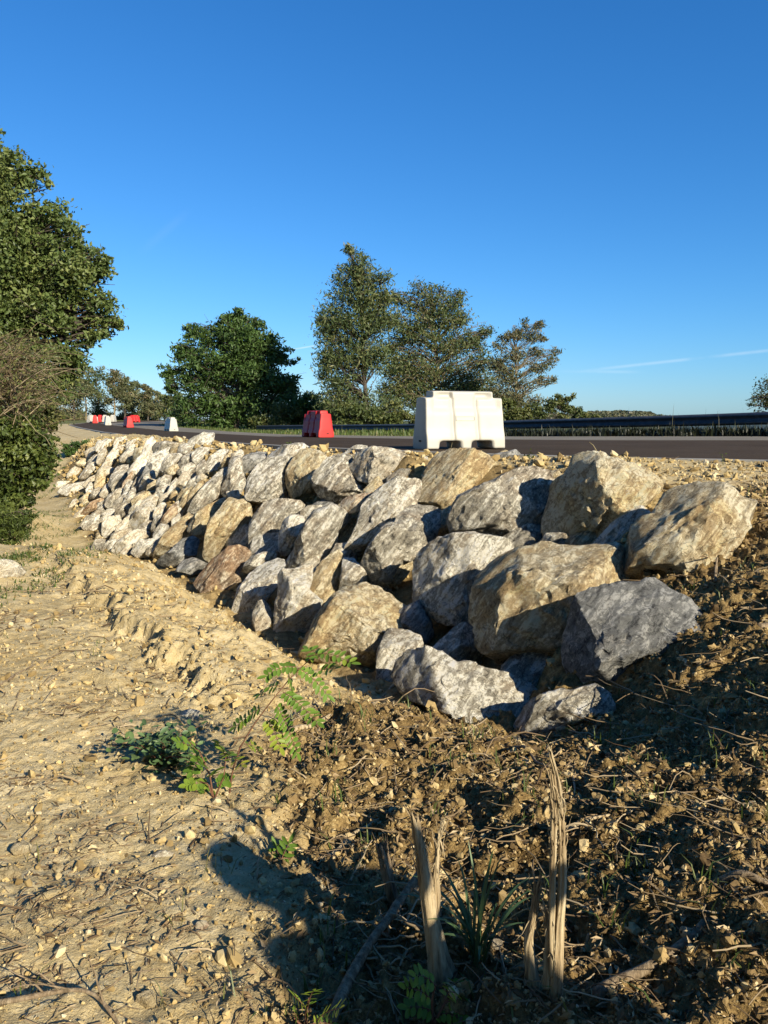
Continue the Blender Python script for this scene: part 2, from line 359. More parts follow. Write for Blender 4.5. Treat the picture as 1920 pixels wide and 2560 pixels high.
for p in [(0,0,-1.14),(0,-3,-1.15),(-3,0,-1.1),(-6,-6,-1),(1.5,.2,-1.0),(1.4,-.7,-1.1),(3,1.8,-.62),(3,-3,-.95),(4,4,-.35),(4.6,5.6,-.1),(7,3.5,-.1),(9,-3,-.5),(-12,0,-.6),(-14,10,.2),(-14,20,.2),(-20,35,.2),(-30,50,.1),
          (0,-40,-1.2),(60,-40,-1),(-60,-40,-1),(60,0,0),(-60,0,0),(-60,60,0),(-70,120,.3),
          (12,22,-.1),(9,30,-.35),(6,42,-.6),(0,58,-.6),(-6,70,-.4),(-12,90,-.2),(-16,112,.1),(25,40,-2.5),(15,60,-2.5),(5,90,-2.0),(40,80,-4),(0,120,-1.0),(-40,130,.3),(60,160,-6),(0,200,-3),(-80,200,.3)]:
    ctl.append(np.array(p, float))
for a in range(0, 360, 20):
    for rr in (600, 3500): ctl.append(np.array([rr*math.cos(R(a)), rr*math.sin(R(a)), -9.0]))
ctl = np.array(ctl); CXY = ctl[:, :2].copy()
def _sq(P): return np.asarray(P, float)
def rbf_fit():
    n = len(CXY); d = np.linalg.norm(CXY[:, None]-CXY[None], axis=2)
    A = np.zeros((n+1, n+1)); A[:n, :n] = -d-np.eye(n)*.012; A[:n, n] = 1; A[n, :n] = 1
    return np.linalg.solve(A, np.r_[ctl[:, 2], 0])
WR = rbf_fit()
def base_h(X, Y):
    X = np.asarray(X, float).ravel(); Y = np.asarray(Y, float).ravel(); o = np.empty(len(X))
    for a in range(0, len(X), 20000):
        d = np.sqrt((X[a:a+20000, None]-CXY[None, :, 0])**2+(Y[a:a+20000, None]-CXY[None, :, 1])**2)
        o[a:a+20000] = -d@WR[:-1]+WR[-1]
    return o
def wall_h(X, Y):
    return base_h(X, Y)
def inside(poly, X, Y):
    r = np.zeros(len(X), bool); n = len(poly)
    for i in range(n):
        x1, y1 = poly[i]; x2, y2 = poly[(i+1) % n]
        c = (y1 > Y) != (y2 > Y)
        r ^= c & (X < (x2-x1)*(Y-y1)/((y2-y1) if y2 != y1 else 1e-9)+x1)
    return r
ROADPOLY = np.concatenate([NEAR[:, :2], FAR[::-1, :2]])
WALLPOLY = np.concatenate([Bl[:, :2], Tl[::-1, :2]])
WALLRING = np.concatenate([WALLPOLY, WALLPOLY[:1]])
def pl_dist(P, X, Y):
    d = np.full(len(X), 1e9)
    for a, b in zip(P[:-1, :2], P[1:, :2]):
        e = b-a; t = np.clip(((X-a[0])*e[0]+(Y-a[1])*e[1])/(e@e+1e-9), 0, 1)
        d = np.minimum(d, np.hypot(X-a[0]-t*e[0], Y-a[1]-t*e[1]))
    return d
# where the earth is dark loose soil (right bank and the strip in front of the boulders)
def soil_mask(X, Y):
    n = fbm(np.stack([X, Y, X*0], 1)*1.6, 3, 5)*.28
    # boundary between sandy track and dark soil runs from the lower left of the bank to the boulders
    bx = np.interp(Y, [0, 1.8, 2.7, 3.4, 4.2, 5.0, 5.8, 6.6, 9], [-.35, -.25, -.42, -.58, -.55, -.2, .25, .9, 3.0])
    s = smooth(-.22, .22, X-bx+n)
    s *= 1-smooth(5.9, 6.8, Y+n-.2*(X-2))
    return s
# the rubble shelf along the boulders stands a hand above the sandy track
def _edge_x(Y): return np.interp(Y, [3.6, 4.3, 4.8, 5.1, 6.2, 7.2, 8.2, 9.6], [-.75, -.95, -1.22, -1.45, -2.1, -2.75, -3.35, -4.6])
def _base_x(Y): return np.interp(Y, Bl[:, 1], Bl[:, 0])
def step_up(X, Y):
    n = .34*fbm(np.stack([X, Y, X*0], 1)*2.3, 5, 77, .65)
    return smooth(-.10, .07, X-_edge_x(Y)+n)*smooth(3.9, 4.9, Y)*(1-smooth(8.8, 10.2, Y))*(1-smooth(-.95, -.1, X-_base_x(Y)))
def STEPM(X, Y):
    return smooth(-.35, .1, X-_edge_x(Y))*smooth(3.6, 4.6, Y)*(1-smooth(9.5, 11, Y))
def ground_z(X, Y, detail=True):
    X = np.asarray(X, float).ravel(); Y = np.asarray(Y, float).ravel()
    z = base_h(X, Y)
    iw = inside(WALLPOLY, X, Y); z = z-iw*.42*smooth(.0, .85, pl_dist(WALLRING, X, Y))   # hollow behind the boulders
    rd = inside(ROADPOLY, X, Y)
    z = z+.14*step_up(X, Y)*(~iw)
    if detail:
        s = soil_mask(X, Y); P = np.stack([X, Y, X*0], 1)
        near = 1-smooth(9, 28, np.hypot(X, Y))
        ed = pl_dist(NEAR, X, Y); k = near*(~rd)*(.25*smooth(.0, .4, ed)+.75*smooth(.5, 2.4, ed))
        warp = P+.12*np.stack([noise(P*3, 31), noise(P*3, 32), P[:, 0]*0], 1)
        big = fbm(warp*2.2, 3, 11); med = fbm(warp*7, 3, 12); ridg = 1-np.abs(fbm(warp*[9, 12, 9], 3, 13))*2
        fine = fbm(P*30, 3, 14)
        z = z+k*(s*(.07*big+.065*med+.045*fine+.045*np.maximum(ridg-.55, 0)) + (1-s)*(.032*big+.018*med+.012*fine+.013*np.maximum(ridg-.5, 0)))
        # rough edge of the shelf of gravel along the foot of the boulders
        fl = pl_dist(Bl, X, Y); z = z+k*(1-s)*.045*med*(1-smooth(.8, 2.2, fl))
    zr = zroad(X, Y)-.035
    return np.where(rd, np.minimum(z, zr), z)
def hit(px, py, lo=1.0, hi=60.0, wall=False):
    D = np.geomspace(lo, hi, 900); a, b = ray(px, py); zz = EYE+b*D
    k = np.argmax(zz <= (base_h(a*D, D) if wall else ground_z(a*D, D, False))); return np.array([a*D[k], D[k], zz[k]])

def axis(lo, hi, f0, f1, step, g):
    a = list(np.arange(f0, f1, step)); s = step
    while a[-1] < hi: s *= g; a.append(a[-1]+s)
    s = step; p = []; x = f0
    while x > lo: s *= g; x -= s; p.append(x)
    return np.array(p[::-1]+a)
def build_ground():
    xs = axis(-3500, 3500, -2.4, 2.6, .016, 1.045); ys = axis(-3000, 3500, 1.5, 6.2, .017, 1.014)
    X, Y = np.meshgrid(xs, ys); nx, ny = len(xs), len(ys)
    x, y = X.ravel(), Y.ravel(); z = ground_z(x, y)
    i = (np.arange(ny-1)[:, None]*nx+np.arange(nx-1)[None]).ravel()
    mb = MB(); mb.add(np.stack([x, y, z], 1), q=np.stack([i, i+1, i+nx+1, i+nx], 1), att=soil_mask(x, y))
    o = mb.build('ground', M['ground'], smooth_=True, attname='soil'); o['kind'] = 'structure'
    # green verge beyond the road and scraps of grass along the ditch
    beyond = smooth(0, 3, (y-np.interp(x, FAR[::-1, 0], FAR[::-1, 1]))*(y > 16))*(y > 16)
    dl = np.interp(y, [8, 12.8, 16, 22, 30, 60], [-9, -7.2, -7.6, -10.5, -14, -30])
    left = smooth(.0, 1.2, dl-x)*(y > 7)
    gap_shade = inside(WALLPOLY, x, y)*.8  # gaps between boulders take the dark soil tone; their shade is in the colour
    so = np.maximum(soil_mask(x, y), gap_shade); o.data.attributes['soil'].data.foreach_set('value', so.astype(np.float32))
    g = np.clip(beyond+left*.9+smooth(120, 160, np.hypot(x, y)), 0, 1)
    a = o.data.attributes.new('grassy', 'FLOAT', 'POINT'); a.data.foreach_set('value', g.astype(np.float32))
    return o
build_ground()

def strip(name, A, B, dz, mat, th=.12):
    n = len(A); mb = MB(); up = np.array([0, 0, dz]); dn = np.array([0, 0, dz-th])
    v = np.concatenate([A+up, B+up, A+dn, B+dn]); i = np.arange(n-1)
    q = np.concatenate([np.stack([i, i+1, n+i+1, n+i], 1), np.stack([2*n+i, 2*n+i+1, i+1, i], 1), np.stack([n+i, n+i+1, 3*n+i+1, 3*n+i], 1)])
    mb.add(v, q=q)
    o = mb.build(name, mat); uv = o.data.uv_layers.new(name='uv')
    L = np.r_[0, np.cumsum(np.linalg.norm(np.diff(A, axis=0), axis=1))]; W = np.linalg.norm(A-B, axis=1)
    u = np.concatenate([L, L, L, L]); w = np.concatenate([W*0, W, W*0, W])
    idx = np.empty(len(o.data.loops), np.int32); o.data.loops.foreach_get('vertex_index', idx)
    uv.data.foreach_set('uv', np.stack([u[idx], w[idx]], 1).astype(np.float32).ravel())
    # normals up
    o.data.update(); o['kind'] = 'structure'; return o
def road_mat(name, a, b, c, scuff):
    t = NT(name); tc = t.n('ShaderNodeTexCoord'); g = t.n('ShaderNodeNewGeometry')
    n = t.noise(g.outputs['Position'], 40, 5, .7); n2 = t.noise(g.outputs['Position'], .7, 4, .6)
    mp = t.n('ShaderNodeMapping', {'Scale': (.35, 9, 1)}); t.t.links.new(tc.outputs['UV'], mp.inputs[0])
    st = t.noise(mp.outputs[0], 1.0, 6, .65)
    c1 = t.ramp(t.math('ADD', t.math('MULTIPLY', n, .5), t.math('ADD', t.math('MULTIPLY', n2, .25), t.math('MULTIPLY', st, .25))), [(.38, a), (.52, b), (.66, c)])
    mp2 = t.n('ShaderNodeMapping', {'Scale': (1.1, 14, 1)}); t.t.links.new(tc.outputs['UV'], mp2.inputs[0])
    sc = t.ramp(t.noise(mp2.outputs[0], 1.0, 3, .5), [(.69, (0, 0, 0)), (.76, (1, 1, 1))])
    c2 = t.mix(t.math('MULTIPLY', sc, scuff), c1, (.34, .31, .27))
    return t.done(c2, .93, t.bump(n, .5, .01), .05)
M['asphalt'] = road_mat('new_asphalt', (.046, .033, .022), (.08, .059, .041), (.12, .093, .066), .5)
M['oldasphalt'] = road_mat('old_asphalt', (.17, .155, .125), (.25, .225, .185), (.33, .30, .25), .2)
M['concrete'] = simple('kerb_concrete', [(.3, (.26, .245, .21)), (.6, (.38, .36, .31)), (.8, (.46, .44, .38))], 20, bump=.3, bd=.004)
nrm = np.stack([-(np.gradient(NEAR[:, 1])), np.gradient(NEAR[:, 0])], 1); nrm /= np.linalg.norm(nrm, axis=1)[:, None]
IN = np.c_[-nrm, np.zeros(len(nrm))]
if ((SEAM-NEAR)*IN).sum() < 0: IN = -IN
kerb = strip('kerb', NEAR, NEAR+IN*.16, .016, M['concrete'])
strip('new_asphalt_road', NEAR+IN*.16, SEAM, 0.012, M['asphalt'])
strip('old_asphalt_road', SEAM, FAR, 0.012, M['oldasphalt'])

# ------------------------------------------------------------------ boulders of the retaining wall
_ico = {}
def ico(n):
    if n not in _ico:
        import bmesh
        bm = bmesh.new(); bmesh.ops.create_icosphere(bm, subdivisions=n, radius=1)
        _ico[n] = (np.array([v.co[:] for v in bm.verts]), np.array([[v.index for v in f.verts] for f in bm.faces])); bm.free()
    return _ico[n]
def boulder(pts, mat, ang, label, seed, push=.0, thick=.5, name='boulder', cat='boulder', group='boulders of the retaining wall', depth=None, facets=11, rough=1.0, grow=1.09):
    """A stone as wide and tall as it looks from the road side, with its own depth, broken faces and bedding."""
    g = np.random.default_rng(seed); P = np.array(pts, float)
    c2 = P.mean(0); lo, hi = P.min(0), P.max(0)
    # polygon centroid
    x, y = P[:, 0], P[:, 1]; x1, y1 = np.roll(x, -1), np.roll(y, -1); cr = x*y1-x1*y; A = cr.sum()/2
    if abs(A) > 1: c2 = np.array([((x+x1)*cr).sum()/(6*A), ((y+y1)*cr).sum()/(6*A)])
    C = hit(*c2, wall=True) if depth is None else at(*c2, depth)
    D = C[1]; view = C-np.array([0, 0, EYE]); dist = np.linalg.norm(view); f = view/dist
    u = np.cross(f, [0, 0, 1]); u /= np.linalg.norm(u); w = np.cross(u, f)
    # outline in metres around the centre
    Q = []
    for p in P:
        a, b = ray(*p); d = np.array([a, 1, b]); s = (view@f)/(d@f); r = d*s-view
        Q.append((r@u, r@w))
    Q = np.array(Q); th = np.arctan2(Q[:, 1], Q[:, 0])
    T = np.linspace(-math.pi, math.pi, 181)[:-1]; dx, dy = np.cos(T), np.sin(T); Rr = np.zeros(180)
    for i in range(len(Q)):
        a, e = Q[i], Q[(i+1) % len(Q)]-Q[i]
        den = dx*e[1]-dy*e[0]; den = np.where(abs(den) < 1e-9, 1e-9, den)
        t = (a[0]*e[1]-a[1]*e[0])/den; k = (a[0]*dy-a[1]*dx)/den
        Rr = np.where((k >= 0) & (k <= 1) & (t > 0), np.maximum(Rr, t), Rr)
    m0 = np.median(Rr[Rr > 0]); Rr[Rr <= 0] = m0
    for _ in range(0): Rr = .25*np.roll(Rr, 1)+.5*Rr+.25*np.roll(Rr, -1)
    size = math.sqrt(abs(A))*dist/FPX; px = math.sqrt(abs(A))
    V, F = ico(5 if px > 95 else 4 if px > 34 else 3)
    d = V.copy(); rr = np.hypot(d[:, 0], d[:, 1]); pw = 3.3
    k = (rr**pw+np.abs(d[:, 2])**pw)**(-1/pw); d = d*k[:, None]; rr = rr*k
    ph = np.arctan2(d[:, 1], d[:, 0]); Rt = np.interp(ph, np.r_[T, math.pi], np.r_[Rr, Rr[0]])
    Tz = thick*size*(.85+.3*g.random())
    tilt = g.normal(0, .22, 2)
    L = np.stack([rr*np.cos(ph)*Rt, rr*np.sin(ph)*Rt, d[:, 2]*Tz], 1)      # u, w, towards the viewer
    for _ in range(facets):
        n = g.normal(size=3); n[2] = abs(n[2])*1.0+.30 if g.random() < .75 else n[2]; n /= np.linalg.norm(n)
        s = L@n; h = s.max()*(g.uniform(.46, .80) if n[2] > .45 else g.uniform(.88, .97))
        ov = np.maximum(s-h, 0); L = L-ov[:, None]*n*(.97)
    # bring the broken stone back out to its full width and height
    ph = np.arctan2(L[:, 1], L[:, 0]); rl = np.hypot(L[:, 0], L[:, 1]); nb = 40; bi = ((ph+math.pi)/(2*math.pi)*nb).astype(int) % nb
    mx = np.zeros(nb); np.maximum.at(mx, bi, rl)
    bc = (np.arange(nb)+.5)*2*math.pi/nb-math.pi; k = np.interp(bc, np.r_[T, math.pi], np.r_[Rr, Rr[0]])/np.maximum(mx, 1e-3)
    k = np.clip(k, .8, 1.7); k = .25*np.roll(k, 1)+.5*k+.25*np.roll(k, -1)
    kk = np.interp(ph, np.r_[bc-2*math.pi, bc, bc+2*math.pi], np.r_[k, k, k]); L[:, 0] *= kk*grow; L[:, 1] *= kk*grow
    Pn = L/size+g.uniform(0, 50, 3)
    ca, sa = math.cos(R(ang)), math.sin(R(ang))
    B = np.stack([Pn[:, 0]*ca+Pn[:, 1]*sa, -Pn[:, 0]*sa+Pn[:, 1]*ca, Pn[:, 2]], 1)
    nr = L/(np.linalg.norm(L, axis=1)[:, None]+1e-9)
    rid = 1-np.abs(fbm(B*[1.3, 4.5, 3.5], 4, seed % 91, .55))*2.2
    step = np.floor(fbm(B*[1.0, 2.2, 2.0], 2, 7)*5+B[:, 1]*3)/5-(fbm(B*[1.0, 2.2, 2.0], 2, 7)*5+B[:, 1]*3)/5
    cel = np.abs(noise(B*[2.2, 5, 4], 21))
    disp = .025*fbm(Pn*2.1, 3, 3)+.06*rid*rough+.075*step*rough+.026*fbm(Pn*9, 4, 9)*rough+.022*noise(Pn*22, 4)+.05*cel*rough
    edge = 1-.45*smooth(.75, 1.0, rr)
    L = L+nr*(disp*size*edge)[:, None]
    O = C-f*(push*size)
    W = O+L[:, :1]*u+L[:, 1:2]*w-L[:, 2:]*f
    # the triangles face outwards in (u, w, -f): u x w = -f, so the frame keeps its hand
    mb = MB(); mb.add(W, t=F)
    o = mb.build(name, M[mat], smooth_=True, origin=O)
    if px > 60:
        try: o.data.set_sharp_from_angle(angle=R(38))
        except Exception: pass
    tag(o, label, cat, group); return o
def poly(s): return [tuple(float(e) for e in p.split(',')) for p in s.split()]
BOULDERS = [
('tan',40,.10,'tan boulder with a dark left face on the wall top below the big white barrier','1048,1225 1085,1150 1107,1134 1148,1130 1179,1130 1211,1141 1233,1160 1273,1189 1242,1210 1192,1225 1161,1241 1136,1269 1101,1263 1057,1254'),
('grey',35,.12,'rounded grey boulder with reddish stains, half in shade, left of the tall top right boulder','1132,1294 1148,1263 1161,1241 1192,1225 1242,1210 1273,1189 1302,1178 1336,1175 1364,1181 1377,1203 1389,1232 1374,1276 1368,1304 1371,1338 1336,1357 1305,1360 1261,1351 1220,1348 1179,1341 1148,1341'),
('tan',50,.18,'tall tan boulder with a peaked top standing highest near the right end of the wall','1367,1317 1379,1255 1392,1214 1424,1190 1437,1153 1470,1146 1506,1149 1535,1161 1588,1177 1625,1194 1640,1222 1633,1239 1601,1271 1560,1312 1523,1345 1482,1362 1445,1358 1412,1370 1379,1358'),
('grey',40,-.1,'dark shaded stone wedged between the tall tan boulder and the rightmost boulder','1475,1363 1525,1319 1576,1279 1601,1269 1619,1288 1640,1313 1614,1360 1586,1390 1535,1380'),
('tan',45,.36,'rightmost boulder, pale with reddish brown patches, half buried in the gravel bank','1565,1417 1576,1376 1594,1326 1613,1301 1644,1288 1666,1250 1701,1235 1732,1224 1776,1218 1804,1221 1839,1250 1870,1263 1867,1288 1861,1301 1864,1319 1839,1345 1820,1370 1814,1392 1776,1401 1779,1429 1773,1451 1726,1454 1682,1457 1619,1464 1585,1464 1569,1442'),
('tan',38,.22,'largest tan boulder, broad and rounded, resting above the dark slate boulder','1207,1445 1226,1420 1261,1398 1298,1379 1336,1373 1400,1375 1447,1373 1525,1366 1541,1376 1560,1413 1566,1460 1545,1490 1490,1510 1450,1560 1437,1620 1425,1686 1369,1678 1318,1670 1258,1643 1218,1607 1198,1559 1192,1515'),
('slate',55,.3,'dark blue grey slate boulder with white veins at the lower right of the wall','1519,1475 1550,1471 1594,1470 1626,1467 1654,1476 1682,1495 1713,1523 1738,1548 1732,1570 1700,1610 1650,1660 1625,1700 1590,1728 1510,1730 1445,1718 1433,1680 1425,1639 1425,1590 1437,1535 1475,1490'),
('grey',35,.25,'small rough grey boulder lowest at the right foot of the wall, below the slate boulder','1286,1822 1298,1798 1330,1754 1369,1738 1417,1734 1449,1722 1477,1718 1509,1738 1525,1770 1513,1798 1489,1814 1429,1838 1357,1853 1318,1853'),
('grey',40,.25,'long low whitish grey boulder at the foot of the wall with soil on its top','991,1702 1007,1655 1031,1631 1079,1627 1111,1635 1147,1663 1202,1674 1246,1678 1290,1694 1322,1718 1330,1746 1314,1758 1302,1790 1282,1834 1250,1842 1230,1814 1190,1794 1139,1786 1091,1766 1031,1750'),
('grey',62,.2,'upright whitish block butted against the left end of the long low boulder','940,1710 944,1659 952,1619 968,1579 1011,1579 1043,1595 1059,1623 1031,1631 1007,1655 991,1702 987,1714 960,1718'),
('tan',48,.2,'large slanting brownish boulder streaked with rust at the foot of the wall behind the seedling','761,1632 778,1588 805,1548 828,1514 862,1480 889,1467 913,1473 946,1480 980,1504 1011,1523 1015,1547 990,1565 960,1577 947,1619 941,1690 900,1695 860,1668 810,1650'),
('grey',48,.3,'long smooth grey slab leaning up to the right in the middle of the wall','710,1416 730,1382 751,1345 764,1311 784,1284 818,1269 845,1274 874,1296 869,1311 842,1328 835,1359 821,1386 794,1406 764,1423 734,1433 707,1433'),
('pale',52,.28,'large pale ridged boulder at the foot of the wall under the long leaning slab','697,1443 707,1433 734,1433 764,1423 781,1416 778,1457 764,1470 774,1484 798,1504 791,1538 781,1565 767,1592 754,1619 744,1627 720,1625 703,1605 686,1585 690,1538 697,1497'),
('tan',60,.2,'upright tan boulder with a small yellow pebble on its top','764,1470 781,1443 805,1409 828,1386 845,1379 855,1389 862,1409 859,1436 852,1463 835,1484 805,1507 791,1514 774,1490'),
('grey',45,-.05,'dark stone in shade between the pebble topped boulder and the orange edged boulder','858,1395 885,1400 912,1430 915,1465 890,1472 862,1482 848,1475 855,1436'),
('grey',50,.25,'big slanting grey boulder with a bright orange edge in the middle of the wall','911,1430 912,1400 926,1369 960,1325 985,1310 1000,1288 1016,1275 1041,1269 1095,1275 1092,1313 1079,1351 1051,1385 1007,1401 985,1438 962,1480 940,1470 918,1457'),
('grey',40,.22,'rounded grey boulder left of the largest tan boulder','1041,1500 1043,1445 1048,1401 1067,1376 1101,1357 1142,1348 1186,1346 1236,1351 1261,1360 1275,1385 1261,1398 1233,1410 1217,1432 1208,1460 1192,1510 1194,1531 1178,1549 1123,1549 1091,1535 1051,1519'),
('grey',48,.05,'mottled grey boulder in the shadow below the smooth grey top boulder','900,1299 911,1260 931,1241 958,1218 989,1198 1008,1202 1047,1202 1050,1241 1066,1260 1089,1268 1047,1275 1016,1278 990,1310 960,1330 926,1369 905,1390 870,1400 868,1360'),
('pale',20,.2,'smooth light grey boulder with white veins perched on top, left of the big white barrier','877,1171 888,1148 911,1129 935,1121 965,1125 996,1129 1020,1148 1039,1171 1020,1187 989,1198 958,1210 942,1214 911,1202 888,1191'),
('grey',40,.12,'boulder lit left and shaded right, tucked under the smooth grey top boulder','786,1191 800,1179 815,1152 846,1144 881,1141 877,1171 888,1191 911,1206 946,1216 935,1229 911,1241 884,1272 861,1276 842,1268 811,1249 792,1222'),
('rust',30,.15,'small orange faced stone wedged below the lit and shaded boulder','854,1256 865,1245 896,1237 931,1231 904,1272 877,1283 857,1276'),
('tan',58,.2,'upright tan boulder with a rounded head in the top row, below the near red barrier','719,1179 730,1156 753,1131 780,1129 803,1137 819,1152 800,1179 786,1191 792,1225 807,1260 788,1268 761,1260 730,1237 721,1210'),
('grey',45,.15,'grey boulder with a white left face in the top row beside the upright tan one','617,1227 623,1201 642,1171 671,1148 705,1145 739,1141 724,1160 718,1189 724,1234 716,1249 675,1253 638,1253 619,1242'),
('slate',40,.08,'flat dark grey stone at the top edge of the wall with a tan left end','604,1163 612,1141 642,1132 679,1132 683,1145 671,1148 642,1171 623,1193 608,1186'),
('grey',62,-.02,'tall narrow stone standing in deep shade behind the small pale chip','548,1227 567,1197 571,1167 582,1145 604,1141 608,1186 615,1227 612,1249 597,1253 567,1242'),
('grey',46,.25,'long pale grey slab sloping up to the right, left of the deep shaded stone','470,1279 481,1249 500,1227 522,1204 544,1182 567,1167 572,1197 548,1231 541,1242 522,1257 503,1272 488,1283'),
('pale',10,.3,'small pale chip of stone lying in a shaded gap','565,1231 597,1225 596,1249 582,1253 572,1245'),
('tan',52,.25,'large buff boulder with slanting cracks above the rusty slab','511,1376 515,1339 526,1309 544,1283 559,1260 574,1246 593,1257 612,1249 627,1260 623,1294 619,1331 597,1346 578,1358 559,1376 541,1391 526,1404 515,1391'),
('tan',48,.15,'brownish slanting slab half shaded by the large buff boulder','473,1331 473,1309 492,1283 518,1264 548,1249 571,1242 559,1260 541,1287 526,1309 511,1339 492,1335'),
('grey',60,.15,'grey boulder with a lit striped left face, right of the large buff boulder','624,1349 629,1311 643,1281 663,1259 703,1252 744,1254 764,1267 740,1290 707,1301 690,1345 683,1376 632,1389'),
('grey',55,.15,'small upright grey stone left of the long leaning slab','700,1335 710,1305 724,1291 744,1291 761,1298 757,1315 744,1345 730,1376 710,1389 697,1369'),
('grey',20,-.02,'dark stone seen in the gap above the long leaning slab','744,1283 770,1265 808,1262 800,1285 775,1297 760,1302'),
('rust',46,.28,'flat slanting slab of rusty orange stone at the foot of the wall','487,1453 508,1430 535,1403 568,1372 592,1369 619,1382 624,1396 609,1416 595,1433 599,1450 585,1470 565,1497 556,1517 535,1507 511,1480'),
('grey',35,.12,'light grey stone just right of the rusty orange slab','612,1409 629,1392 656,1382 686,1381 690,1392 676,1403 673,1416 643,1419 622,1433 605,1428'),
('grey',50,.25,'slanting grey and white boulder with deep dark grooves right of the rusty orange slab','582,1524 599,1470 622,1440 649,1416 690,1399 710,1403 703,1433 686,1470 656,1504 636,1524 632,1565 616,1571 599,1544'),
('pale',70,.22,'upright oval pale stone at the foot of the grooved boulder','632,1538 643,1511 659,1500 673,1521 680,1554 673,1588 656,1602 639,1588'),
('slate',45,.2,'flat grey slab with a greenish tip left of the rusty orange slab','393,1409 411,1387 435,1369 456,1348 480,1345 495,1351 489,1375 483,1396 456,1405 429,1418'),
('slate',20,.2,'low dark slab lying along the sandy ledge','440,1428 456,1405 480,1396 501,1402 522,1410 515,1428 480,1435'),
('pale',42,.2,'long pale slab lying low at the foot of the wall by the sandy ledge','275,1385 290,1357 314,1342 339,1324 369,1330 381,1336 363,1348 345,1357 330,1380'),
('grey',35,.15,'rounded grey stone on the sandy ledge right of the long pale slab','327,1380 351,1351 381,1348 393,1357 381,1378 369,1392 342,1392'),
('tan',48,.22,'long buff slab running up to the right above the dark low slab','381,1393 393,1363 411,1336 435,1312 459,1297 474,1303 456,1330 450,1351 429,1369 411,1388 393,1402'),
('rust',62,.18,'stone with a pinkish rust patch in the middle of the left half of the wall','381,1339 393,1321 411,1288 426,1267 441,1255 443,1291 438,1309 417,1321 396,1336'),
('pale',50,.28,'long whitish slab slanting up to the right in the left half of the wall','315,1321 324,1303 342,1273 363,1249 387,1237 394,1249 384,1273 381,1291 369,1309 351,1324 330,1336'),
('pale',55,.22,'slim pale slab beside the white block','278,1360 284,1336 299,1309 321,1288 330,1291 318,1318 321,1336 299,1351'),
('pale',60,.4,'small bright white block with square edges near the foot of the wall','254,1330 260,1297 299,1288 302,1309 293,1327 275,1348 263,1348'),
('grey',40,.15,'low grey and white stone at the left foot of the wall beside the grass','227,1376 239,1351 257,1348 275,1357 274,1382 230,1386'),
('grey',35,.15,'broad grey stone behind the bright white block','203,1309 218,1291 260,1288 266,1315 254,1336 236,1345 218,1330 206,1318'),
('rust',42,.18,'brown slab with a pale crack at the left foot of the wall','200,1297 206,1279 224,1258 248,1246 260,1249 248,1273 242,1288 218,1291'),
('grey',45,.12,'plain grey stone right of the brown cracked slab','260,1258 272,1240 296,1222 302,1228 293,1249 281,1270 266,1267'),
('grey',65,.12,'upright dark grey stone with a shaded hollow on its left','281,1273 290,1252 312,1231 324,1234 312,1261 302,1288 284,1285'),
('rust',55,.22,'thin orange brown slab in the far half of the wall','299,1231 308,1207 327,1179 336,1182 327,1201 321,1222 312,1231'),
('grey',55,.15,'thin grey slab lying on the right side of the orange brown slab','321,1237 330,1213 342,1192 351,1195 345,1210 333,1231'),
('slate',58,.2,'long narrow dark slab crossing two rows in the far half of the wall','324,1240 345,1207 357,1179 372,1158 384,1161 372,1189 363,1213 345,1237 333,1249'),
('grey',50,.15,'stone with a worn lower end just below the long narrow dark slab','321,1279 327,1252 345,1234 363,1228 360,1249 345,1267 336,1276'),
('tan',40,.2,'small ochre stone right of the long narrow dark slab','363,1231 369,1213 393,1198 393,1207 381,1225 369,1231'),
('grey',50,.15,'blunt pale grey stone right of the small ochre stone','390,1222 393,1201 411,1189 429,1192 423,1213 411,1231 396,1240'),
('pale',55,.2,'tall pale stone bent to the right with a dark notch','396,1273 399,1243 417,1231 429,1207 450,1201 441,1216 426,1237 411,1261 399,1276'),
('tan',50,.2,'small buff stone in the notch of the tall pale stone','423,1249 429,1231 447,1219 450,1237 441,1252'),
('tan',60,.15,'dark edged narrow slab left of the long pale grey slab','444,1285 447,1261 459,1237 471,1222 489,1207 477,1231 471,1249 459,1273'),
('tan',52,.15,'ochre topped slab leaning on the long pale grey slab','465,1258 474,1234 495,1207 516,1195 519,1204 501,1225 486,1249 471,1273'),
('grey',40,.15,'knobbly grey stone in the second row from the top','441,1182 456,1167 477,1158 498,1173 492,1192 465,1210 453,1192'),
('pale',30,.15,'pale wedge right of the knobbly grey stone','489,1201 501,1182 519,1192 510,1198 498,1207'),
('grey',55,.18,'rounded grey stone in the top part of the wall below the far white barrier','399,1182 408,1155 423,1137 447,1134 456,1140 438,1161 429,1182 411,1185'),
('pale',70,.2,'small upright white stone in the second row','453,1161 456,1140 474,1134 471,1152 459,1161'),
('grey',45,.18,'pale grey top row stone with a buff lower face','477,1152 483,1131 501,1119 532,1122 529,1137 507,1164 492,1164'),
('grey',48,.22,'chunky grey top row boulder with a white lower end','507,1176 510,1164 529,1140 550,1125 568,1125 574,1134 556,1158 550,1170 532,1184 513,1182'),
('tan',60,.15,'thin brown slab standing on edge in the top row','553,1167 559,1146 574,1125 580,1134 571,1155 559,1170'),
('pale',55,.12,'light grey slab in the top row left of the flat dark grey stone','571,1158 583,1134 601,1125 610,1134 601,1152 586,1167'),
('grey',40,.15,'small grey top row stone under the gravel, above the small upright white stone','444,1131 450,1113 468,1109 480,1119 471,1134 453,1134'),
('grey',40,.18,'broad pale top row stone right of the yellow topped stone','381,1119 393,1107 417,1104 441,1107 447,1119 429,1131 411,1137 393,1140'),
('tan',45,.15,'buff top row stone below the yellow topped stone','333,1140 339,1125 360,1113 378,1116 369,1131 357,1149 336,1152'),
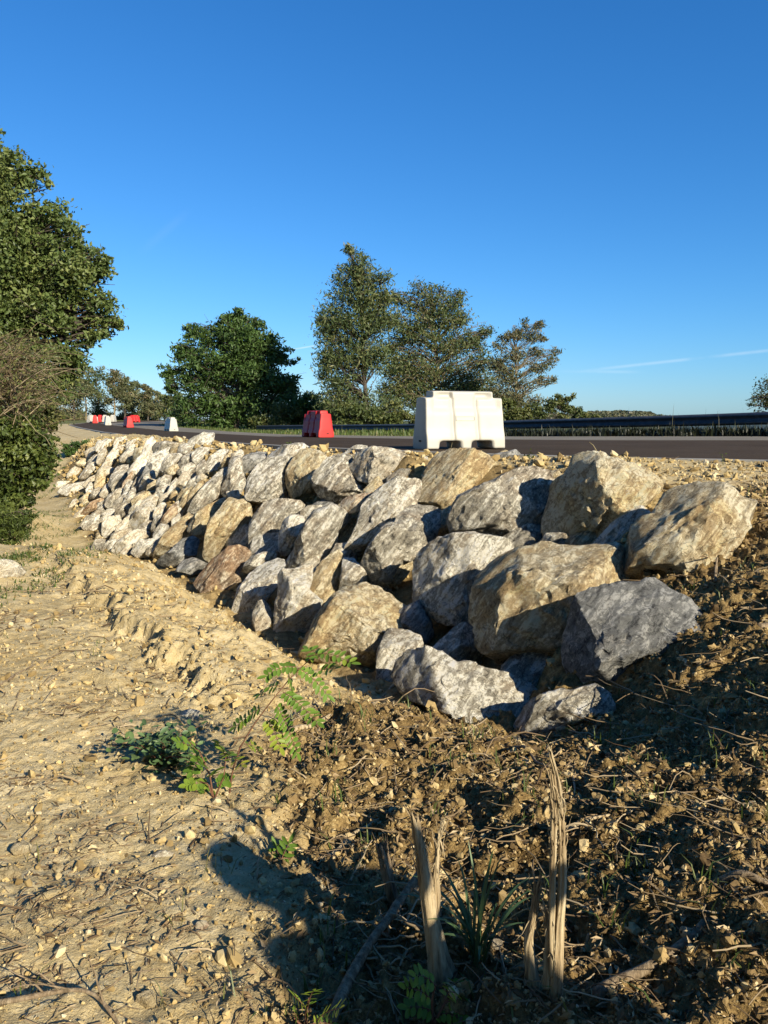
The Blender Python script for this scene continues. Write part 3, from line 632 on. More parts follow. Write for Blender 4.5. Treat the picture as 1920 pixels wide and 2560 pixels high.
('stone',30,.2,'yellow topped stone standing out above the far top edge of the wall','348,1113 360,1095 378,1098 393,1106 381,1116 360,1113 348,1119'),
('pale',40,.18,'whitish top row stone left of the yellow topped stone','284,1119 287,1101 306,1095 318,1101 312,1119 302,1134 287,1128'),
('grey',50,.12,'slim grey stone between the whitish stone and the yellow topped stone','312,1131 318,1107 336,1098 348,1107 339,1119 321,1131'),
('grey',40,.18,'broad grey stone at the far left top corner of the wall','236,1122 245,1107 266,1098 284,1101 281,1116 266,1128 245,1128'),
]
for i, (m, a, pu, lab, s) in enumerate(BOULDERS):
    boulder(poly(s), m, a, lab, 100+i, pu, .58)
# the tightly packed stones of the far left end and of the gaps, one by one
def fill_boulders():
    taken = [np.array(poly(b[4])) for b in BOULDERS]
    zone = np.array([(150,1215),(205,1125),(240,1108),(330,1100),(520,1116),(520,1200),(460,1330),(360,1390),(245,1385),(200,1310),(165,1250)], float)
    spots = []; g = np.random.default_rng(41)
    for _ in range(6000):
        x, y = g.uniform(140, 640), g.uniform(1095, 1400)
        if not inside(zone, np.array([x]), np.array([y]))[0]: continue
        if any(inside(t, np.array([x]), np.array([y]))[0] for t in taken): continue
        s = np.interp(x, [150, 300, 520], [20, 26, 32])*g.choice([.8, 1.1, 1.55])
        if all((x-a)**2+((y-b)*1.05)**2 > (.5*(s+q)*1.12)**2 for a, b, q in spots): spots.append((x, y, s))
    for i, (x, y, s) in enumerate(spots):
        w, h, a = s*g.uniform(.85, 1.35), s*g.uniform(.45, .68), R(g.normal(42, 16))
        k = g.integers(5, 8); t = np.sort(g.uniform(0, 2*math.pi, k)+np.arange(k)*0)
        t = (np.arange(k)+g.uniform(-.3, .3, k))*2*math.pi/k
        r = g.uniform(.78, 1.22, k)
        px = x+w*r*np.cos(t)*math.cos(a)+h*r*np.sin(t)*math.sin(a)
        py = y-w*r*np.cos(t)*math.sin(a)+h*r*np.sin(t)*math.cos(a)
        far = x < 330
        lab = 'small weathered stone packed in the far left end of the wall, one of many alike' if far else 'small stone filling a gap between larger boulders in the left half of the wall'
        boulder(list(zip(px, py)), ['grey', 'pale', 'pale', 'tan', 'pale', 'grey'][g.integers(6)], g.uniform(30, 65), lab, 700+i, -.25 if not far else -.12, .55,
                name='wall_stone', cat='stone', group='packed stones of the far left end' if far else 'filler stones of the left half')
    return len(spots)
fill_boulders()
# stones wedged deep in the gaps of the nearer half
def wedge_stones():
    taken = [np.array(poly(b[4])) for b in BOULDERS]; g = np.random.default_rng(43); n = 0
    zone = np.array([(620,1260),(720,1140),(900,1150),(1100,1150),(1380,1180),(1600,1290),(1560,1480),(1420,1700),(1330,1760),(1250,1690),(1000,1600),(850,1480),(700,1440),(560,1400)], float); spots = []
    for _ in range(5000):
        x, y = g.uniform(560, 1600), g.uniform(1140, 1760)
        if not inside(zone, np.array([x]), np.array([y]))[0] or any(inside(t, np.array([x]), np.array([y]))[0] for t in taken): continue
        s = np.interp(y, [1150, 1700], [38, 78])*g.choice([.9, 1.2, 1.6])
        if all(np.hypot(x-a, y-b) > .62*(s+q)*.5*2 for a, b, q in spots): spots.append((x, y, s))
    for i, (x, y, s) in enumerate(spots):
        k = g.integers(6, 9); t = (np.arange(k)+g.uniform(-.3, .3, k))*2*math.pi/k; r = g.uniform(.8, 1.15, k); a = R(g.normal(40, 25)); w, h = s, s*g.uniform(.6, .85)
        boulder(list(zip(x+w*r*np.cos(t)*math.cos(a)+h*r*np.sin(t)*math.sin(a), y-w*r*np.cos(t)*math.sin(a)+h*r*np.sin(t)*math.cos(a))), ['grey', 'tan', 'slate', 'grey'][g.integers(4)], 50,
                'dim stone wedged deep in a gap between the big boulders of the nearer half', 900+i, -1.0, .45, name='wall_stone', cat='stone', group='stones wedged in the gaps of the nearer half')
wedge_stones()

# ------------------------------------------------------------------ water filled plastic barriers
def plastic(name, c, dirt):
    t = NT(name); tc = t.n('ShaderNodeTexCoord'); n = t.noise(tc.outputs['Object'], 5, 6, .65)
    sp = t.n('ShaderNodeSeparateXYZ'); t.t.links.new(tc.outputs['Object'], sp.inputs[0])
    f = t.math('ADD', t.math('MULTIPLY', n, .6), t.math('MULTIPLY', sp.outputs[2], -.25))
    k = t.ramp(f, [(.20, (0, 0, 0)), (.42, (1, 1, 1))])
    cc = t.mix(t.math('MULTIPLY', k, .35), c, dirt)
    return t.done(cc, .5, t.bump(t.noise(tc.outputs['Object'], 60, 3), .08, .004), .4)
M['whiteplastic'] = plastic('white_plastic', (.555, .53, .455), (.38, .345, .27))
M['redplastic'] = plastic('red_plastic', (.60, .026, .022), (.38, .05, .03))
M['darkslot'] = simple('dark_recess', [(.3, (.015, .014, .013)), (.7, (.03, .028, .026))], 20, bump=0)
BL, BH = 1.2, .80
def barrier_mesh():
    # columns along the length (s) and rows up the height (h); a cell is solid or open, rounded by subdivision
    S = np.array([0, .02, .10, .13, .15, .23, .27, .385, .40, .43, .445, .49, .57, .60])
    S = np.unique(np.r_[S, BL-S]); H = np.array([0, .03, .11, .14, .22, .26, .46, .50, .57, .60, .66, .69, .71, .765, .80])
    ns, nh = len(S), len(H)
    def solid(i, j):
        s = (S[i]+S[i+1])/2; h = (H[j]+H[j+1])/2; e = min(s, BL-s)
        if h < .11 and (.23 < s < .49 or .23 < BL-s < .49): return False
        if h > .70 and e < .13: return False
        return True
    def half(i, j):
        s, h = S[i], H[j]; e = min(s, BL-s)
        y = np.interp(h, [0, .20, .26, .50, .55, .66, .80], [.262, .250, .215, .190, .150, .138, .128])
        if .46 <= h <= .70 and e <= .10: y = np.interp(h, [.46, .5, .57, .7], [.20, .192, .18, .165])     # the end pillars stay thick
        for c in (.415, BL-.415):
            if abs(s-c) < .018 and .03 < h < .70: y -= .022                                               # upright grooves
        for c in (.315, BL-.315):
            if abs(s-c) < .1 and .70 < h < .78: y -= .055                                                # hand grips
        return y
    sol = np.array([[solid(i, j) for j in range(nh-1)] for i in range(ns-1)])
    vi = {}; V = []; F = []
    def vert(i, j, side):
        k = (i, j, side)
        if k not in vi:
            s, h = S[i], H[j]
            taper = .016*smooth(.2, .7, h); s2 = taper+(BL-2*taper)*s/BL
            if h == .11 or h == .14: pass
            if h == 0 and (abs(s-.23) < .01 or abs(s-BL+.23) < .01): s2 += -.03 if s < BL/2 else .03
            if h == 0 and (abs(s-.49) < .01 or abs(s-BL+.49) < .01): s2 += .03 if s < BL/2 else -.03
            vi[k] = len(V); V.append((s2-BL/2, side*half(i, j), h))
        return vi[k]
    for i in range(ns-1):
        for j in range(nh-1):
            if not sol[i, j]: continue
            F.append([vert(i, j, -1), vert(i+1, j, -1), vert(i+1, j+1, -1), vert(i, j+1, -1)])
            F.append([vert(i, j, 1), vert(i, j+1, 1), vert(i+1, j+1, 1), vert(i+1, j, 1)])
            for (di, dj, a, b) in ((-1, 0, (i, j+1), (i, j)), (1, 0, (i+1, j), (i+1, j+1)), (0, -1, (i, j), (i+1, j)), (0, 1, (i+1, j+1), (i, j+1))):
                ii, jj = i+di, j+dj
                if 0 <= ii < ns-1 and 0 <= jj < nh-1 and sol[ii, jj]: continue
                F.append([vert(*a, -1), vert(*a, 1), vert(*b, 1), vert(*b, -1)])
    return V, F
_bV, _bF = barrier_mesh()
def barrier_proto(mat, name):
    root = empty(name, (0, 0, 0))
    mb = MB(); mb.add(_bV, q=_bF); b = mb.build('body', mat, root, True)
    m = b.modifiers.new('round', 'SUBSURF'); m.levels = 2; m.render_levels = 2
    for k in (-1, 1):
        mb = MB(); mb.box((k*(BL/2-.052), 0, .50), (.05, .022, .34)); mb.build('connector_slot', M['darkslot'], root)
        mb = MB(); mb.box((k*(BL/2-.018), .04*k, .12), (.05, .07, .022)); mb.build('drain_slot', M['darkslot'], root)
    for k in (-1, 1):   # raised frame of the blank name field on either face
        mb = MB(); z0, z1, w = .395, .455, .006
        for (a, b2, c, d) in ((-.14, .14, z0, z0+w), (-.14, .14, z1-w, z1), (-.14, -.134, z0+w, z1-w), (.134, .14, z0+w, z1-w)):
            yy = lambda z: k*(np.interp(z, [.26, .50], [.222, .190])+.004)
            mb.add([(a, yy(c), c), (b2, yy(c), c), (b2, yy(d), d), (a, yy(d), d), (a, yy(c)-k*.02, c), (b2, yy(c)-k*.02, c), (b2, yy(d)-k*.02, d), (a, yy(d)-k*.02, d)],
                   q=[[0, 1, 2, 3], [0, 4, 5, 1], [1, 5, 6, 2], [2, 6, 7, 3], [3, 7, 4, 0]])
        mb.build('name_field', mat, root)
    return root
def copy_tree(o, parent=None):
    c = o.copy(); col.objects.link(c)
    if parent is not None: c.parent = parent
    for ch in list(o.children): copy_tree(ch, c)
    return c
protos = {}
def barrier(colr, px, py, D, rz, label, tilt=0):
    first = colr not in protos
    if first: protos[colr] = barrier_proto(M[colr+'plastic'], 'plastic_barrier')
    o = protos[colr] if first else copy_tree(protos[colr])
    a, b = ray(px, py); x = a*D
    o.location = (x, D, float(zroad(x, D))+.010); o.rotation_euler = (0, R(tilt), R(rz))
    tag(o, label, 'road barrier', 'plastic barriers along the road'); return o
barrier('white', 1147, 1120, 10.75, 20, 'big near white plastic barrier standing broadside above the tan boulders')
barrier('red', 794, 1093, 23.4, 121, 'nearest red plastic barrier seen end on between the wall and the tree clump')
barrier('white', 428, 1078, 44, 120, 'white plastic barrier seen end on in front of the dense round green tree')
barrier('red', 321, 1069, 56, 121, 'red plastic barrier standing alone on the bend between two white barriers')
barrier('white', 269, 1062, 66, 115, 'white plastic barrier nearest to the camera in the far group on the bend')
barrier('red', 238, 1058, 78, 110, 'front red barrier of the far cluster, beside the leaning white one')
barrier('white', 231, 1057, 80, 70, 'tilted white barrier at the left end of the far cluster', 6)
barrier('red', 251, 1054, 88, 100, 'rear red barrier of the far cluster behind the front red one')
barrier('white', 263, 1054, 88, 100, 'far white barrier half hidden behind the nearer white barrier on the bend')
barrier('white', 283, 1053.5, 90, 95, 'farthest white barrier standing alone by the far trees')
barrier('red', 336, 1055, 84, 60, 'small far red barrier at the right side of the bend beyond the lone red one')

# ------------------------------------------------------------------ guard rail
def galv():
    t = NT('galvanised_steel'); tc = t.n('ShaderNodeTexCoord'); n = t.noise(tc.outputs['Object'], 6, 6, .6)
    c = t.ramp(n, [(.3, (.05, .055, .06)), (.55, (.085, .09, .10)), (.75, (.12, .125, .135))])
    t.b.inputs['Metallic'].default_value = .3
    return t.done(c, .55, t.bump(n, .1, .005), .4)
M['galv'] = galv()
def guard_rail():
    K = RK
    P = np.array([at(*k) for k in K]); d = np.r_[0, np.cumsum(np.linalg.norm(np.diff(P, axis=0), axis=1))]
    s = np.arange(0, d[-1], .5); Q = np.stack([np.interp(s, d, P[:, i]) for i in range(3)], 1)
    for _ in range(10): Q[1:-1] = .25*Q[:-2]+.5*Q[1:-1]+.25*Q[2:]
    T = np.gradient(Q, axis=0); T[:, 2] = 0; T /= np.linalg.norm(T, axis=1)[:, None]; nrm = np.stack([-T[:, 1], T[:, 0], T[:, 0]*0], 1)
    if (nrm[0]*[1, 0, 0]).sum() > 0: nrm = -nrm       # towards the road
    prof = [(0, 0), (.035, -.012), (.075, -.045), (.08, -.075), (.03, -.125), (.012, -.155), (.03, -.185), (.08, -.235), (.075, -.265), (.035, -.298), (0, -.31)]
    m = len(prof); mb = MB(); V = []
    for th in (0, -.006):
        for a, b in prof: V.append(Q+nrm*(a+th)+np.array([0, 0, b]))
    V = np.stack(V, 1); n = len(Q); k = 2*m
    i = np.arange(n-1)[:, None]*k; ring = list(range(m))+list(range(2*m-1, m-1, -1)); q = []
    for e in range(k):
        a, b = ring[e], ring[(e+1) % k]; q.append(np.stack([i[:, 0]+a, i[:, 0]+b, i[:, 0]+k+b, i[:, 0]+k+a], 1))
    mb.add(V.reshape(-1, 3), q=np.concatenate(q))
    g0 = Q[4]; root = empty('guard_rail', (g0[0], g0[1], float(base_h(g0[0], g0[1])[0])))
    tag(root, 'long grey steel guard rail along the far edge of the road, dark in shade', 'guard rail')
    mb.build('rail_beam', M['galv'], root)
    for j in range(3, len(Q)-2, 8):
        p = Q[j]-nrm[j]*.09; z0 = min(float(base_h(p[0], p[1])[0])-.3, p[2]-.8); h = p[2]-.01-z0
        pm = MB(); rz = math.atan2(T[j, 1], T[j, 0]); pm.box((p[0], p[1], z0+h/2), (.10, .055, h), rz); 
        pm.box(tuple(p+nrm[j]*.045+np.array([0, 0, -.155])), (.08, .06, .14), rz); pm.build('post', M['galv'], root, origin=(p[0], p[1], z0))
    p = at(1692, 1075, 21.0); m2 = MB(); m2.box(p, (.12, .03, .20), -1.1); m2.build('reflector_plate', M['concrete'], root)
    return Q
RAIL = guard_rail()

# ------------------------------------------------------------------ trees and bushes
def leaves(mb, C, size, g, tint, aspect=.5, droop=0, up=.35):
    n = len(C); d = g.normal(size=(n, 3)); d[:, 2] -= droop; d /= np.linalg.norm(d, axis=1)[:, None]
    nn = g.normal(size=(n, 3)); nn[:, 2] += up; nn -= (nn*d).sum(1)[:, None]*d; nn /= np.linalg.norm(nn, axis=1)[:, None]+1e-9
    s = np.cross(d, nn); L = size*g.uniform(.5, 1.5, n)[:, None]; W = L*aspect*.5
    v = np.stack([C-d*L*.5, C+s*W-nn*W*.3, C+d*L*.5, C-s*W-nn*W*.3], 1)
    i = np.arange(n)[:, None]*4
    mb.add(v.reshape(-1, 3), q=i+np.array([[0, 1, 2, 3]]), att=np.repeat(np.clip(tint, 0, 1), 4))
def limb(a, b, sag, g, n=7):
    t = np.linspace(0, 1, n)[:, None]; P = a+(b-a)*t; L = np.linalg.norm(b-a)
    P = P+np.sin(math.pi*t)*np.array([0, 0, sag*L])+g.normal(0, .025*L, (n, 3))*np.sin(math.pi*t); return P
def tree(name, label, cat, D, foot, trunk, blobs, nl, lsize, mat, seed, depth=1.0, clump=.5, density=9, bark='bark', tr=.15, group=None, aspect=.5, dz=0, spread=.62, twigs=1, droop=0, parts=True, dead=0):
    """trunk: points up the stem; blobs: (x, y, radius) of the foliage masses as they show from the road side, at distance D."""
    g = np.random.default_rng(seed); sc = D/FPX
    f = at(*foot, D); zb = float(base_h(f[0], f[1])[0])+dz; f[2] = zb
    root = empty(name, tuple(f)); tag(root, label, cat, group)
    tp = np.array([at(x, y, D) for x, y in trunk]); tp[0, 2] = zb-.2; tp[1:, 1] += g.normal(0, .02*abs(tp[-1, 2]-zb), len(tp)-1)
    s = np.linspace(0, 1, 14); d = np.r_[0, np.cumsum(np.linalg.norm(np.diff(tp, axis=0), axis=1))]
    T = np.stack([np.interp(s*d[-1], d, tp[:, i]) for i in range(3)], 1); T[1:-1] = .25*T[:-2]+.5*T[1:-1]+.25*T[2:]
    wood = MB(); wood.tube(T, tr*(1-.85*s)+.012, 8, att=g.uniform(.3, .7))
    B = np.array(blobs, float); W = B[:, 2]**2; cl = []; K = int(density*len(B))
    own = g.choice(len(B), K, p=W/W.sum()*.6+.4/len(B))
    for k in own:
        x, y, r = B[k]; u = g.normal(size=3); u /= np.linalg.norm(u); q = r*(g.uniform(.25, 1)**.45)
        p = at(x+u[0]*q*.86, y-u[2]*q*.86, D); p[1] = D+u[1]*q*sc*depth+g.normal(0, .15)*B[:, 2].mean()*sc; cl.append((p, r*sc))
    P = np.array([c[0] for c in cl]); rr = np.array([c[1] for c in cl])
    for k in range(K):
        dd = np.linalg.norm(T-P[k], axis=1)+np.maximum(T[:, 2]-P[k, 2]+.15*rr[k], 0)*3+(T[:, 2] < zb+.12*(T[-1, 2]-zb))*5
        j = int(np.argmin(dd)); j = max(1, j-1); q = limb(T[j], P[k], g.uniform(.02, .14), g)
        r0 = max(.010, tr*.30*(1-.6*s[j])); wood.tube(q, np.linspace(r0, .006+lsize*.02, len(q)), 5, att=g.uniform(.2, .9), cap=False)
        for _ in range(twigs):
            e = P[k]+g.normal(0, .5, 3)*rr[k]*clump*1.6; wood.tube(limb(q[4], e, .05, g, 5), np.linspace(r0*.45, .004+lsize*.012, 5), 4, att=g.uniform(.3, 1), cap=False)
    cr = MB(); w = rr**1.2; w /= w.sum(); own = g.choice(K, nl, p=w)
    off = g.normal(size=(nl, 3))*np.array([1, 1, .62]); off *= (rr[own]*clump*spread)[:, None]
    C = P[own]+off; ct = g.uniform(.2, .75, K)
    leaves(cr, C, lsize, g, ct[own]+g.normal(0, .16, nl), aspect, droop)
    wood.build('trunk', M[bark], root, True, 'tint'); cr.build('crown', M[mat], root, False, 'tint')
    return root
# the oak leaning in at the left edge
tree('oak_tree', 'big dark leafy oak crown leaning in from the left edge, close to the road', 'tree', 20, (-75, 1130),
     [(-75,1130),(-70,980),(-60,800),(-60,600),(-70,430),(-70,300)],
     [(-85,350,60),(-20,420,75),(30,440,62),(85,450,35),(-120,450,120),(20,540,95),(110,570,75),(165,600,55),(205,640,48),(40,640,110),(150,690,90),(225,700,55),(255,660,34),(70,760,110),(180,780,80),(245,770,55),(285,800,30),(230,830,45),(30,850,90),(120,880,90),(190,900,45),(110,960,70),(60,980,70),(-60,620,160),(-80,820,160),(150,960,40),(-10,335,26)],
     74000, .11, 'oak', 11, .9, .48, 18, tr=.26, aspect=.55, group=None, spread=.48)
tree('maple_tree', 'dense round dark green tree in the gap left of the tall locust clump', 'tree', 60, (590, 1062),
     [(590,1062),(592,980),(600,900),(596,820),(600,790)],
     [(596,788,20),(560,800,16),(640,800,14),(600,800,26),(575,815,30),(420,930,22),(735,900,14),(450,880,24),(640,820,28),(545,840,38),(500,850,40),(475,830,20),(600,860,60),(660,870,45),(470,900,42),(520,920,60),(690,910,35),(610,930,70),(440,950,30),(425,965,18),(490,980,50),(560,1000,60),(660,980,65),(710,970,40),(720,1010,40),(650,1030,50),(560,1040,45),(480,1030,45),(715,880,18),(735,950,16)],
     38000, .30, 'green', 21, .9, .50, 15, tr=.2, aspect=.38, spread=.46)
tree('locust_tree', 'tallest tree with feathery thin crown and dark trunk behind the guard rail', 'tree', 52, (918, 1064),
     [(918,1064),(915,1000),(908,900),(905,800),(893,700),(880,640)],
     [(872,622,13),(895,650,24),(905,690,38),(860,690,28),(955,695,24),(838,730,30),(900,740,48),(950,750,30),(835,790,40),(890,810,50),(950,800,40),(800,795,16),(812,830,26),(840,860,42),(900,880,48),(820,900,30),(850,930,45),(940,900,38),(805,935,18),(850,985,40),(800,980,20),(830,1020,40),(900,1010,40),(965,1020,34),(960,740,20)],
     25000, .27, 'locust', 31, .9, .62, 17, tr=.17, aspect=.26, spread=.62, droop=.3)
tree('locust_tree', 'bushy brownish tree with pale forked stems between the tallest tree and the thin tree', 'tree', 55, (1100, 1066),
     [(1100,1066),(1098,980),(1092,880),(1085,800),(1082,740)],
     [(1040,725,26),(1075,735,28),(1105,735,20),(1140,750,22),(1015,760,28),(1060,780,40),(1120,790,40),(1160,800,18),(1010,830,35),(1060,850,48),(1130,860,45),(1170,850,25),(1000,900,40),(1060,930,50),(1130,940,45),(1190,860,22),(1215,830,20),(1200,900,30),(1010,980,45),(1080,1000,50),(1160,990,45),(1215,940,30),(1220,1000,30),(990,745,18),(985,800,26),(975,860,26),(985,930,28),(970,980,28),(1180,960,30)],
     33000, .24, 'locust', 41, .9, .62, 17, tr=.17, aspect=.30, spread=.62, bark='palebark', twigs=2)
tree('young_tree', 'thin open autumn tree with bare looking twigs right of the clump', 'tree', 50, (1290, 1066),
     [(1290,1066),(1289,1000),(1290,930),(1286,880),(1300,830),(1315,812)],
     [(1315,808,12),(1350,815,12),(1290,835,18),(1260,845,14),(1330,840,20),(1250,870,18),(1355,845,10),(1290,890,24),(1340,880,16),(1245,910,22),(1390,880,14),(1375,900,16),(1345,920,20),(1270,940,26),(1310,960,26),(1360,950,14),(1290,1000,30),(1250,980,30),(1340,1000,18),(1380,950,10)],
     9500, .19, 'sparse', 51, .9, .6, 14, tr=.09, aspect=.34, spread=.75, bark='palebark', twigs=2)
def bush(name, label, D, blobs, nl, lsize, mat, seed, aspect=.5, group=None, density=8, depth=.8, clump=.5, cat='bush', twigs=1, tr=.03, dz=0):
    b = blobs[int(np.argmax([q[2] for q in blobs]))]; yb = max(q[1]+q[2]*.6 for q in blobs)
    return tree(name, label, cat, D, (b[0], yb), [(b[0], yb), (b[0]+2, b[1])], blobs, nl, lsize, mat, seed, depth, clump, density, tr=tr, aspect=aspect, group=group, twigs=twigs, dz=dz)
bush('shrub', 'yellowish green shrub below the right side of the dense round tree', 57, [(700,1040,30),(670,1050,22),(730,1030,20),(640,1058,16)], 5000, .2, 'bush', 61)
bush('shrub', 'dark shaded thicket between the dense round tree and the tallest tree', 58, [(745,1010,26),(775,1000,22),(800,1020,26),(770,1040,28),(820,1045,26),(740,1045,24)], 9000, .22, 'green', 62)
bush('shrub', 'dark undergrowth at the foot of the tallest tree', 50, [(860,1040,30),(900,1045,30),(945,1040,28),(985,1035,30),(1020,1045,28)], 9000, .2, 'bush', 63)
bush('shrub', 'pale leafy thicket under the thin autumn tree beside the white barrier', 46, [(1270,1025,28),(1300,1040,24),(1330,1030,22),(1240,1040,24)], 4500, .18, 'bush', 64)
bush('shrub', 'leafy green bush with arching sprays right of the thin autumn tree', 42, [(1375,1010,14),(1400,1000,15),(1425,995,12),(1410,1025,20),(1370,1035,18),(1440,1030,16),(1350,1040,14)], 3000, .17, 'bush', 65, .4)
bush('shrub', 'dark low hedge tips showing over the guard rail left of the wooded ridge', 44, [(1465,1042,12),(1490,1044,10),(1440,1044,10)], 1200, .15, 'bush', 66)
bush('bush', 'dark leafy bush cut by the right edge above the guard rail', 22, [(1900,985,20),(1925,965,25),(1935,1000,34),(1880,1010,16),(1960,960,45),(1905,1022,18)], 1500, .085, 'bush', 67, .4, clump=.55, twigs=3)
# the tree line at the far end of the road
FT = [((185,1058),[(185,1000),(182,940),(180,905)],[(178,905,22),(200,930,26),(160,940,30),(190,970,36),(150,985,34),(215,985,24),(175,1020,34)],'olive green tree nearest the oak in the far tree line'),
      ((215,1056),[(215,1010),(214,975),(212,950)],[(196,960,14),(215,955,12),(228,970,14),(205,985,16)],'young yellowish tree with a thin pale stem at the far roadside'),
      ((245,1056),[(246,1000),(242,960),(240,925)],[(238,922,14),(255,935,18),(228,945,22),(250,965,26),(235,990,24),(262,1000,20),(240,1020,28)],'dark feathery tree behind the far white and red barriers'),
      ((286,1056),[(287,1020),(286,985),(288,940)],[(285,932,12),(296,945,16),(276,955,14),(305,960,14),(285,975,20),(305,990,18),(275,1000,14)],'brownish tree with a forked pale trunk in the far tree line'),
      ((312,1056),[(313,1015),(315,980),(316,960)],[(318,948,10),(325,965,12),(308,975,16),(322,990,18),(310,1015,22),(330,1020,18)],'twiggy dark tree right of the forked pale trunk'),
      ((345,1056),[(345,1010),(343,980),(340,965)],[(335,962,12),(350,970,12),(342,990,18),(358,1000,16),(345,1020,22)],'rounded grey green tree in the middle of the far tree line'),
      ((370,1056),[(370,1015),(368,985),(366,972)],[(362,970,9),(375,978,10),(368,995,15),(380,1010,14),(365,1025,18)],'reddish topped thin tree in the far tree line'),
      ((395,1056),[(395,1020),(395,995),(394,980)],[(392,982,9),(402,990,10),(395,1005,14),(408,1015,14),(392,1030,18)],'last pale thin tree of the far line before the dense round tree'),
      ((425,1062),[(425,1030),(426,1005),(428,985)],[(430,985,12),(445,1000,18),(420,1005,18),(440,1025,24),(415,1035,20),(460,1035,24),(470,1010,18)],'bushy olive tree touching the left side of the dense round tree')]
for i, (ft, tr_, bl, lab) in enumerate(FT):
    D = 78 if i == 8 else 100+((i*37) % 11)
    tree('roadside_tree', lab, 'tree', D, ft, [ft]+tr_, bl, 3600 if i != 0 else 7000, .30, ['farleaf','bush','locust','sparse','farleaf','farleaf','sparse','farleaf','bush'][i], 300+i, .8, .5, 8, tr=.13,
         bark='palebark' if i in (1, 3) else 'bark', aspect=.4, group='trees of the far tree line', twigs=1)
for i, (x, r, lab) in enumerate([(160,20,'dark green bush under the olive tree at the far roadside'),(205,16,'low green bush behind the leaning white barrier'),(262,16,'low bush behind the far white barriers'),(320,16,'dark bush between the far red barrier and the trees'),(365,15,'small bush at the right end of the far tree line')]):
    bush('shrub', lab, 108, [(x-r,1045,r*.8),(x,1040,r),(x+r,1044,r*.8),(x+2*r,1048,r*.6),(x-1.8*r,1048,r*.6)], 2600, .28, 'farleaf' if i else 'bush', 330+i, .5)
# bushes on the left bank of the ditch
bush('bramble_bush', 'tangled leafy bramble bush spilling down the left bank of the ditch', 12.5, [(20,1090,55),(80,1080,45),(-40,1120,80),(60,1140,62),(110,1120,30),(30,1190,70),(90,1190,38),(110,1165,22),(-30,1240,70),(40,1250,40),(118,1135,20),(100,1215,14),(75,1255,16),(128,1095,16)], 17000, .085, 'ivy', 71, .6, density=9, clump=.5)
bush('bush', 'dense dark green bush under the oak at the left edge', 14.5, [(60,1030,60),(110,1040,38),(20,1060,60),(-50,1040,80),(130,1070,20),(125,1010,22)], 14000, .085, 'bush', 72, .55, density=9)
bush('weed_patch', 'low grassy weeds along the left edge below the bramble', 11.2, [(20,1310,42),(60,1330,26),(-30,1300,60),(30,1350,26),(70,1290,18)], 9000, .06, 'ivy', 73, .25, density=9, cat='weeds')
bush('low_shrub', 'small dark green shrub on the slope at the far left end of the wall', hit(180, 1138, 8)[1], [(165,1122,14),(190,1120,15),(215,1116,13),(175,1138,12),(200,1132,12)], 4200, .10, 'green', 74, .5)
bush('reddish_shrub', 'small reddish brown shrub at the bottom of the far ditch bank', hit(108, 1214, 8)[1], [(105,1185,13),(118,1180,10),(103,1205,10)], 900, .09, 'redbush', 75, .4)
def dry_bush():
    g = np.random.default_rng(81); D = 13.6; f = at(-20, 1120, D); f[2] = float(base_h(f[0], f[1])[0])
    root = empty('dry_bush', tuple(f)); tag(root, 'big tangle of dry brown bare canes against the oak at the left edge', 'dry bush')
    ca = MB(); lf = MB(); C = []
    for k in range(1100):
        x, y = g.uniform(-180, 60), g.uniform(880, 1090); a = at(x, y, D+g.normal(0, .7))
        an = g.normal(.55, .8); L = g.uniform(.35, 1.1); b = a+L*np.array([math.cos(an), g.normal(0, .5), math.sin(an)*.8]); b[2] -= max(0, (at(0, 835+max(0,x)*.75, D)[2]-b[2])*-1.0)
        q = limb(a, b, g.uniform(.0, .22), g, 6); ca.tube(q, np.linspace(.007, .0025, 6)*g.uniform(.7, 1.8), 3, att=g.uniform(.1, 1), cap=False)
        if g.random() < .9: C.append(q[g.integers(2, 6)]+g.normal(0, .09, (9, 3)))
    C = np.concatenate(C); leaves(lf, C, .06, g, g.uniform(.2, 1, len(C)), .4)
    ca.build('canes', M['drytwig'], root, False, 'tint'); lf.build('foliage', M['bush'], root, False, 'tint')
    for k in range(9):
        pass
dry_bush()

